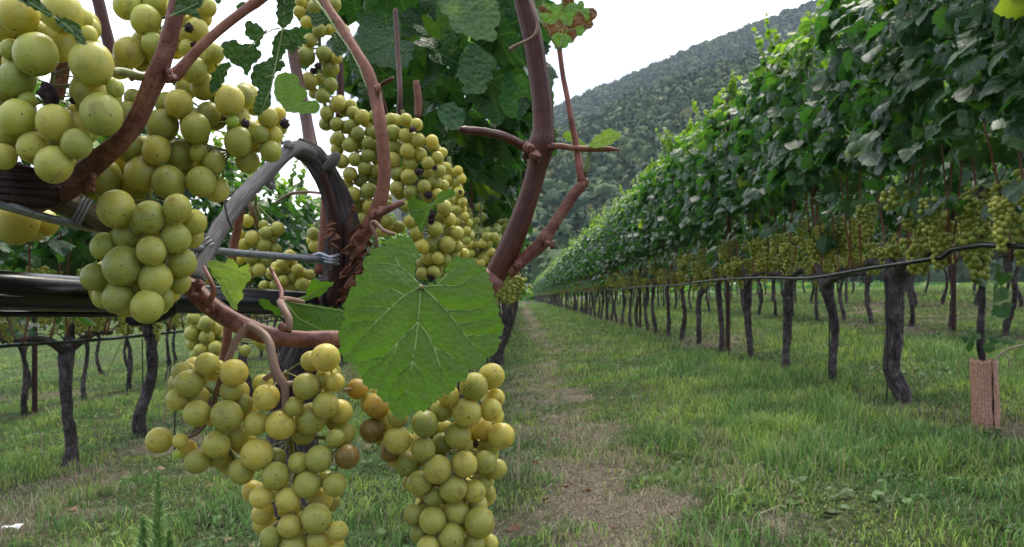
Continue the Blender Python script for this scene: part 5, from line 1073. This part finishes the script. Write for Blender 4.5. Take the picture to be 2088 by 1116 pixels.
leaf('dark torn leaf folded over the bent red cane', cv([(960, -30), (1120, -30), (1095, 30), (1060, 50), (1100, 110), (1060, 95), (1020, 75), (920, 92), (950, 50)], *Z1), [cv([(918, 92), (1020, 45), (1130, -10)], *Z1)], .298, M_shred, vmat=M_veinpale, seed=28, tint=.35, vr=2.6, wav=5)
leaf(None, cv([(1278, 35), (1300, 15), (1335, 15), (1370, -10), (1410, 20), (1330, 50), (1290, 58)], *Z1), [], .40, M_shred, seed=29, tint=.3)
leaf(None, cv([(1160, -10), (1200, -10), (1190, 22), (1175, 20)], *Z1), [], .40, M_shred, seed=30, tint=.3)
Z4 = (3.1, 400, 280)
leaf('pale yellowish leaf hanging over the thick pipe', cv([(70, 785), (130, 780), (180, 800), (210, 765), (250, 790), (270, 830), (330, 795), (325, 840), (350, 880), (290, 970), (300, 1000), (260, 1060), (262, 1095), (235, 1085), (170, 990), (160, 940), (110, 880)], *Z4), [cv([(75, 815), (180, 940), (240, 1070)], *Z4), cv([(75, 800), (200, 830), (345, 880)], *Z4), cv([(75, 790), (160, 790), (210, 790)], *Z4), cv([(130, 880), (250, 920)], *Z4)], .385, M_pale, seed=31, tint=.45, vr=1.5, grad=(.3, .2), dome=-.1)
pcane([(416, 545, 4, .395), (428, 570, 5, .388), (436, 592, 5.5, .386), (432, 606, 6, .388), (424, 618, 7, .395)], M_petiole, None, .05, 10, 42, 'petiole')
Z7 = (2.006, 290, 560)
leaf('leaf seen from below with brown holes, above the red cane', cv([(575, 118), (610, 105), (640, 115), (720, 125), (790, 140), (832, 142), (825, 185), (800, 235), (700, 230), (615, 225), (600, 190)], *Z7), [cv([(578, 108), (700, 130), (830, 152)], *Z7), cv([(580, 110), (640, 180), (740, 230)], *Z7)], .45, M_big, seed=32, tint=.05, vr=2.6, grad=(.2, -.3))
leaf(None, cv([(680, 50), (700, 20), (740, 30), (785, 30), (740, 80), (690, 100), (640, 110), (600, 105), (670, 85)], *Z7), [cv([(590, 108), (680, 90), (780, 32)], *Z7)], .455, M_big, seed=33, tint=.1, vr=2.4, grad=(.3, .2))
leaf(None, cv([(475, 105), (500, 100), (545, 130), (570, 155), (560, 170), (520, 145), (490, 130)], *Z7), [], .46, M_big, seed=34, tint=.0)
pcane([(586, 672, 9, .40), (590, 655, 8, .40), (580, 632, 8, .405), (572, 617, 8, .415), (580, 610, 6, .425), (600, 612, 5, .435), (620, 616, 4, .44)], M_pinkstem, 'pinkish elbowed leaf stalk rising from the red cane', .05, 12, 43, 'petiole')
pcane([(573, 612, 4, .415), (574, 596, 5, .42), (566, 575, 4, .425), (556, 556, 3.5, .43), (550, 545, 3, .43)], M_petiole, None, .1, 8, 44, 'tendril')
Z5 = (2.536, 640, 160)
leaf('small three-pointed leaf over the longest middle bunch', cv([(485, 640), (520, 600), (550, 635), (590, 650), (615, 645), (650, 590), (720, 575), (728, 605), (680, 630), (630, 655), (600, 680), (590, 720), (570, 770), (550, 795), (540, 760), (500, 710)], *Z5), [cv([(600, 655), (550, 680), (500, 690)], *Z5), cv([(600, 655), (575, 720), (550, 785)], *Z5), cv([(600, 655), (660, 615), (722, 585)], *Z5), cv([(600, 655), (640, 652), (670, 650)], *Z5)], .60, M_big, seed=35, tint=.25, vr=1.8, step=7)
ZB = (3.283, 880, 0)
def burnt(x, y): return min(1, max(0, 0.38 + 1.15 * mnoise.noise(Vector((x / 24, y / 24, 4.2))) + 0.0015 * abs(x - 1155)))
leaf('curled leaf with burnt brown patches on the long red stalk', cv([(720, 60), (740, 25), (800, 45), (870, 20), (890, -30), (940, -30), (955, 15), (975, 30), (1010, 5), (1020, 55), (1055, 55), (1105, 75), (1100, 120), (1075, 140), (1085, 165), (1020, 220), (960, 260), (880, 325), (850, 335), (820, 300), (800, 250), (760, 195), (745, 140), (715, 95)], *ZB), [cv(v, *ZB) for v in ([(858, 330), (905, 210), (960, 110), (1000, 20)], [(858, 330), (880, 200), (915, 80), (925, -20)], [(850, 320), (800, 230), (760, 150)], [(905, 210), (1000, 180), (1070, 150)], [(870, 260), (840, 170), (830, 100)])], .41, M_burnt, seed=36, tint=burnt, vr=2.0, step=6, curl=.5, wav=5, teeth=4)
leaf('small light green leaflet beside the red stalk', cv([(1050, 988), (1085, 930), (1130, 900), (1180, 865), (1220, 870), (1250, 885), (1275, 905), (1230, 945), (1180, 975), (1120, 988)], *ZB), [cv([(1050, 985), (1150, 935), (1265, 902)], *ZB)], .412, M_pale, seed=37, tint=.12, vr=1.2, step=6)
leaf(None, cv([(1045, 990), (1010, 950), (970, 915), (930, 885), (895, 878), (875, 915), (900, 935), (940, 950), (990, 978), (1030, 994)], *ZB), [cv([(1045, 985), (970, 940), (885, 905)], *ZB)], .425, M_pale, seed=38, tint=.1, vr=1.2, step=6)
# large leaves of the next vine that edge the sky
ZR = (2.536, 660, 0); NEXT = [o for o in C.objects if o.get('label', '').startswith('leafy vine directly behind')][0]
M_rowleaf = leaf_mat('close_row_leaf', GREEN, uvveins=False, coord='Object', bscale=120, bstr=0.8)
def rowleaf(pl, vv, d, tint, seed, grad=(0, 0)):
    o = leaf(None, cv(pl, *ZR), [cv(v, *ZR) for v in vv], d, M_rowleaf, seed=seed, tint=tint, vr=1.0, teeth=5, toothlen=22, step=10, grad=grad, puff=1.2, vmat=M_rowleaf)
    o.parent = NEXT; o.matrix_parent_inverse = Matrix.Translation(-NEXT.location)
rowleaf([(560, -60), (600, 40), (650, 100), (665, 150), (720, 170), (760, 190), (850, 215), (895, 200), (880, 150), (915, 100), (900, 50), (870, -60)], [[(700, -60), (780, 80), (850, 200)], [(740, 10), (660, 110)], [(760, 40), (900, 90)]], 1.05, .62, 51, (0, -.5))
rowleaf([(735, 240), (800, 235), (840, 270), (900, 320), (860, 370), (875, 410), (840, 430), (830, 480), (770, 485), (705, 465), (730, 440), (690, 390), (700, 320)], [[(760, 250), (790, 360), (780, 470)], [(765, 270), (870, 330)], [(765, 280), (705, 390)]], 1.15, .52, 52, (.2, -.3))
rowleaf([(935, 370), (1000, 390), (1045, 400), (1062, 480), (1000, 520), (1000, 610), (940, 590), (905, 530), (920, 450)], [[(960, 380), (980, 480), (970, 590)], [(970, 420), (1050, 470)]], 1.2, .48, 53, (-.3, .2))
rowleaf([(900, 10), (960, 20), (1010, 100), (1020, 190), (960, 180), (925, 130)], [[(910, 20), (970, 100), (1010, 180)]], 1.25, .5, 54, (.4, 0))
rowleaf([(590, 560), (650, 530), (715, 560), (730, 620), (690, 670), (640, 660), (600, 620)], [[(600, 570), (660, 600), (715, 630)]], 1.1, .42, 55, (.3, -.3))
rowleaf([(390, 200), (520, 180), (600, 260), (560, 360), (500, 420), (430, 330)], [[(400, 200), (480, 300), (540, 380)]], 1.3, .55, 56, (.3, .3))
rowleaf([(610, 140), (700, 180), (720, 280), (660, 360), (610, 300)], [[(620, 150), (660, 250), (665, 350)]], 1.2, .58, 57, (.6, 0))
# ------------------------------------------------------------------ replanted vine and its guard
YD = 3.05; yx = (2003 - 1062) / F * YD
yv_ = empty('young_vine', (yx, YD, gz(yx))); tag(yv_, 'young replanted vine with a thin dark stem rising from the orange guard', 'young vine')
def yadd(name, mb, mats): o = mb.build(name, mats); o.parent = yv_; o.location = -yv_.location; return o
mb = MB(); ptube(mb, [(2004, 880, 6, YD), (2010, 800, 6.5, YD), (2003, 730, 7, YD), (1999, 690, 7.5, YD), (2002, 620, 6.5, YD), (2003, 560, 6, YD), (2006, 500, 5.5, YD), (1998, 440, 5, YD), (2000, 380, 5, YD)], 10, .2); yadd('stem', mb, M_trunk)
rs = np.random.default_rng(4); spots_ = [(1990, 570, 46), (2035, 590, 50), (2050, 560, 40), (1985, 600, 30), (2040, 625, 44), (1978, 700, 34), (1990, 680, 26), (2030, 690, 26), (2018, 705, 24), (2060, 690, 30), (1962, 690, 22), (2025, 545, 34)]
pp = np.array([P(a, b, YD + rs.normal(0, .04)) for a, b, s in spots_]); sz = np.array([s * YD / F * .62 for a, b, s in spots_]); n_ = len(pp)
Vl, T, Q, uv = leaves_arrays(pp, np.stack([rs.normal(0, .5, n_), -0.7 + 0 * sz, .6 + rs.normal(0, .3, n_)], 1), np.stack([rs.normal(0, .6, n_), rs.normal(0, .3, n_), -1 + 0 * sz], 1), sz, rs, LEAF_HI)
mb = MB(); mb.add(Vl, T, Q, uv, 0, np.repeat(.35 + .35 * rs.random(n_), len(LEAF_HI[0]))); yadd('foliage', mb, M_leaf)
def guard():
    t = NT('guard_netting'); tcn = t.n('TexCoord'); uv = t.mapping(tcn.outputs['UV'], (26, 34, 1))
    vo = t.n('TexVoronoi'); vo.inputs['Scale'].default_value = 1.0; vo.inputs['Randomness'].default_value = .35; t.l(uv, vo.inputs['Vector'])
    f = t.ramp(vo.outputs['Distance'], [(0.22, (1, 1, 1)), (0.46, (0, 0, 0))])
    t.set(Base_Color=t.mix(f, (0.46, 0.22, 0.14), (0.74, 0.45, 0.33)), Roughness=.6, Normal=t.bump(vo.outputs['Distance'], -.7, .004))
    mb = MB(); gx = (2011 - 1062) / F * YD; r = 0.047; zb = gz(gx) - .03; zt = P(0, 733, YD).z; nu, nv = 36, 20; V = []; U = []
    a0 = -math.pi / 2 + 0.16; span = 2 * math.pi - 0.16            # slit faces the alley
    for sgn, rr in ((1, r), (-1, r - .0015)):
        for i in range(nv + 1):
            for j in range(nu + 1):
                a = a0 + span * j / nu; q = rr * (1 + .03 * math.sin(3 * a + i * .4)); wob = .0025 * math.sin(i * .9 + j * 1.7); tl = .01 * i / nv
                V.append((gx + math.cos(a) * (q + wob) - tl, YD + math.sin(a) * (q + wob), zb + (zt - zb) * i / nv + (.004 * math.sin(j * 1.3) if i == nv else 0))); U.append((j / nu, i / nv))
    n0 = (nv + 1) * (nu + 1); q = []
    for s in (0, 1):
        for i in range(nv):
            for j in range(nu):
                a = s * n0 + i * (nu + 1) + j; q.append((a, a + 1, a + nu + 2, a + nu + 1) if s == 0 else (a, a + nu + 1, a + nu + 2, a + 1))
    for j in range(nu): a = nv * (nu + 1) + j; q.append((a, a + 1, a + 1 + n0, a + n0))
    mb.add(V, None, q, U); tag(mb.build('tree_guard', t.m), 'orange-pink mesh guard sleeve split down the front, standing in the grass', 'tree guard')
guard()
mb = MB(); ptube(mb, [(2028, 735, 2.5, 2.95), (2045, 718, 2.8, 2.94), (2070, 708, 3, 2.93), (2110, 700, 3, 2.92)], 7, .2); ptube(mb, [(2046, 718, 2, 2.94), (2056, 730, 2, 2.94), (2062, 745, 1.8, 2.94), (2056, 752, 1.5, 2.94)], 6, .1)
tag(mb.build('dead_shoot', M_straw), 'pale dead shoot curling beside the orange guard', 'twig')
# ------------------------------------------------------------------ weeds and litter
def ground_hit(px, py):
    d = 2.0
    for _ in range(40): X = (px - 1062) / F * d; d = (CAMZ - gz(X)) * F / (py - 605)
    return X, d
def spike_weed(px, d, h, seed, label):
    rs = np.random.default_rng(seed); X = (px - 1062) / F * d; r = empty('horseweed', (X, d, gz(X))); tag(r, label, 'weed')
    mb = MB(); tube(mb, [(0, 0, -.02), (.004, 0, h * .5), (0, .003, h)], [.003, .0025, .001], 7, .02); o = mb.build('stem', M_stem); o.parent = r
    n = 650; t = rs.random(n)**.8; z = h * (.12 + .86 * t); a = rs.random(n) * 6.283; L = (.034 * (1 - t)**.7 + .007) * (.6 + .7 * rs.random(n)); el = .5 + .5 * t + rs.normal(0, .25, n)
    D = np.stack([np.cos(a) * np.cos(el), np.sin(a) * np.cos(el), np.sin(el)], 1); W = np.stack([-np.sin(a), np.cos(a), 0 * a], 1) * (.0016 + .0012 * rs.random(n))[:, None]
    b = np.stack([np.cos(a) * .012 * (1 - t), np.sin(a) * .012 * (1 - t), z], 1); e = b + D * L[:, None]
    V = np.stack([b - W * .5, b + W * .5, b * .5 + e * .5 + W, e, b * .5 + e * .5 - W], 1).reshape(-1, 3); k = np.arange(n)[:, None] * 5
    c = np.array([[.26, .40, .14]]) * (.6 + .8 * rs.random((n, 1)))
    o = link('foliage', mk('foliage', V, [k + np.array([[0, 1, 2, 3]]), k + np.array([[0, 3, 4]])], pt={'col': np.repeat(c, 5, 0)}, smooth=False), r, [M_blade])
spike_weed(322, 1.72, .345, 1, 'feathery green spike of weed rising at the bottom left')
spike_weed(292, 1.75, .24, 2, 'short feathery weed beside the tall green spike')
spike_weed(345, 1.70, .22, 3, 'small feathery weed at the right foot of the tall green spike')
def stalk(pxs, label):
    x, y = pxs[0]; X, d = ground_hit(x, y); mb = MB(); ptube(mb, [(a, b, 2.2 * 3.5 / max(d, 2), d) for a, b in pxs], 5, .2); tag(mb.build('dry_stalk', M_straw), label, 'dry stalk', 'dry stalks in the grass')
stalk([(333, 880), (338, 820), (341, 780), (345, 747)], 'dry straw-coloured stalk left of the lone outstanding berry')
stalk([(209, 815), (215, 775), (235, 725), (250, 695)], 'bent yellow stalk between the two left trunks')
stalk([(88, 945), (86, 910), (88, 885)], 'short dry stalk left of the straight cut-off trunk')
stalk([(1056, 990), (1057, 920), (1060, 870)], 'upright dry stalk right of the lower bunches')
stalk([(1040, 735), (1052, 715), (1066, 760)], 'folded dry grass stalk beside the start of the path')
X, d = ground_hit(25, 1088); mb = MB(); rs = random.Random(2); V = []
for i in range(6):
    for j in range(4): V.append((X + (i - 2.5) * .012 + rs.uniform(-.004, .004), d + (j - 1.5) * .011 + rs.uniform(-.003, .003), gz(X) + .018 + rs.uniform(0, .012)))
mb.add(V, None, [(i * 4 + j, (i + 1) * 4 + j, (i + 1) * 4 + j + 1, i * 4 + j + 1) for i in range(5) for j in range(3)]); tag(mb.build('paper_scrap', flat_mat('white_paper', (.62, .62, .64), .7)), 'crumpled white scrap in the grass at the bottom left corner', 'litter')
def scatter_leaves(name, n, y0, y1, ex, cond, col, size, protos, flat, mat=None):
    rs = np.random.default_rng(len(name)); x, y = sample_ground(n, y0, y1, ex); k = cond(x, y); x, y = x[k], y[k]; n = len(x)
    pos = np.stack([x, y, gh(x, y) + .006 + (0 if flat else .015) * rs.random(n)], 1); a = rs.random(n) * 6.283
    nr = np.stack([rs.normal(0, .35, n), rs.normal(0, .35, n) - (0 if flat else .25), np.ones(n)], 1); tp = np.stack([np.cos(a), np.sin(a), .25 * rs.random(n)], 1)
    sz = size * (.5 + rs.random(n)) * np.maximum(y / 4, 1)**.4
    V, T, Q, uv = leaves_arrays(pos, nr, tp, sz, rs, protos); m = len(protos[0]); c = np.array(col)[rs.integers(0, len(col), n)] * (.6 + .7 * rs.random((n, 1)))
    o = link(name, mk(name, V, [T, Q], pt={'col': np.repeat(c, m, 0)}), mats=[M_blade]); tag(o, kind='stuff')
scatter_leaves('fallen_leaves', 1100, 1.3, 14, 1.2, lambda x, y: rng.random(len(x)) < .25 + .6 * dryness(x, y), [(.16, .055, .03), (.22, .10, .045), (.12, .05, .03), (.26, .17, .09)], .021, LEAF_LO, True)
UVW = LEAF_LO[0] * np.array([.55, 1.0]); OVAL = (UVW, LEAF_LO[1], LEAF_LO[2])
scatter_leaves('ground_weeds', 14000, 1.2, 16, 1.4, lambda x, y: (fbm(x * 2.1, y * 2.1, 91) > .50) & (rng.random(len(x)) > dryness(x, y) * .9), [(.045, .10, .025), (.07, .14, .03), (.10, .17, .05), (.10, .20, .06)], .022, OVAL, False)
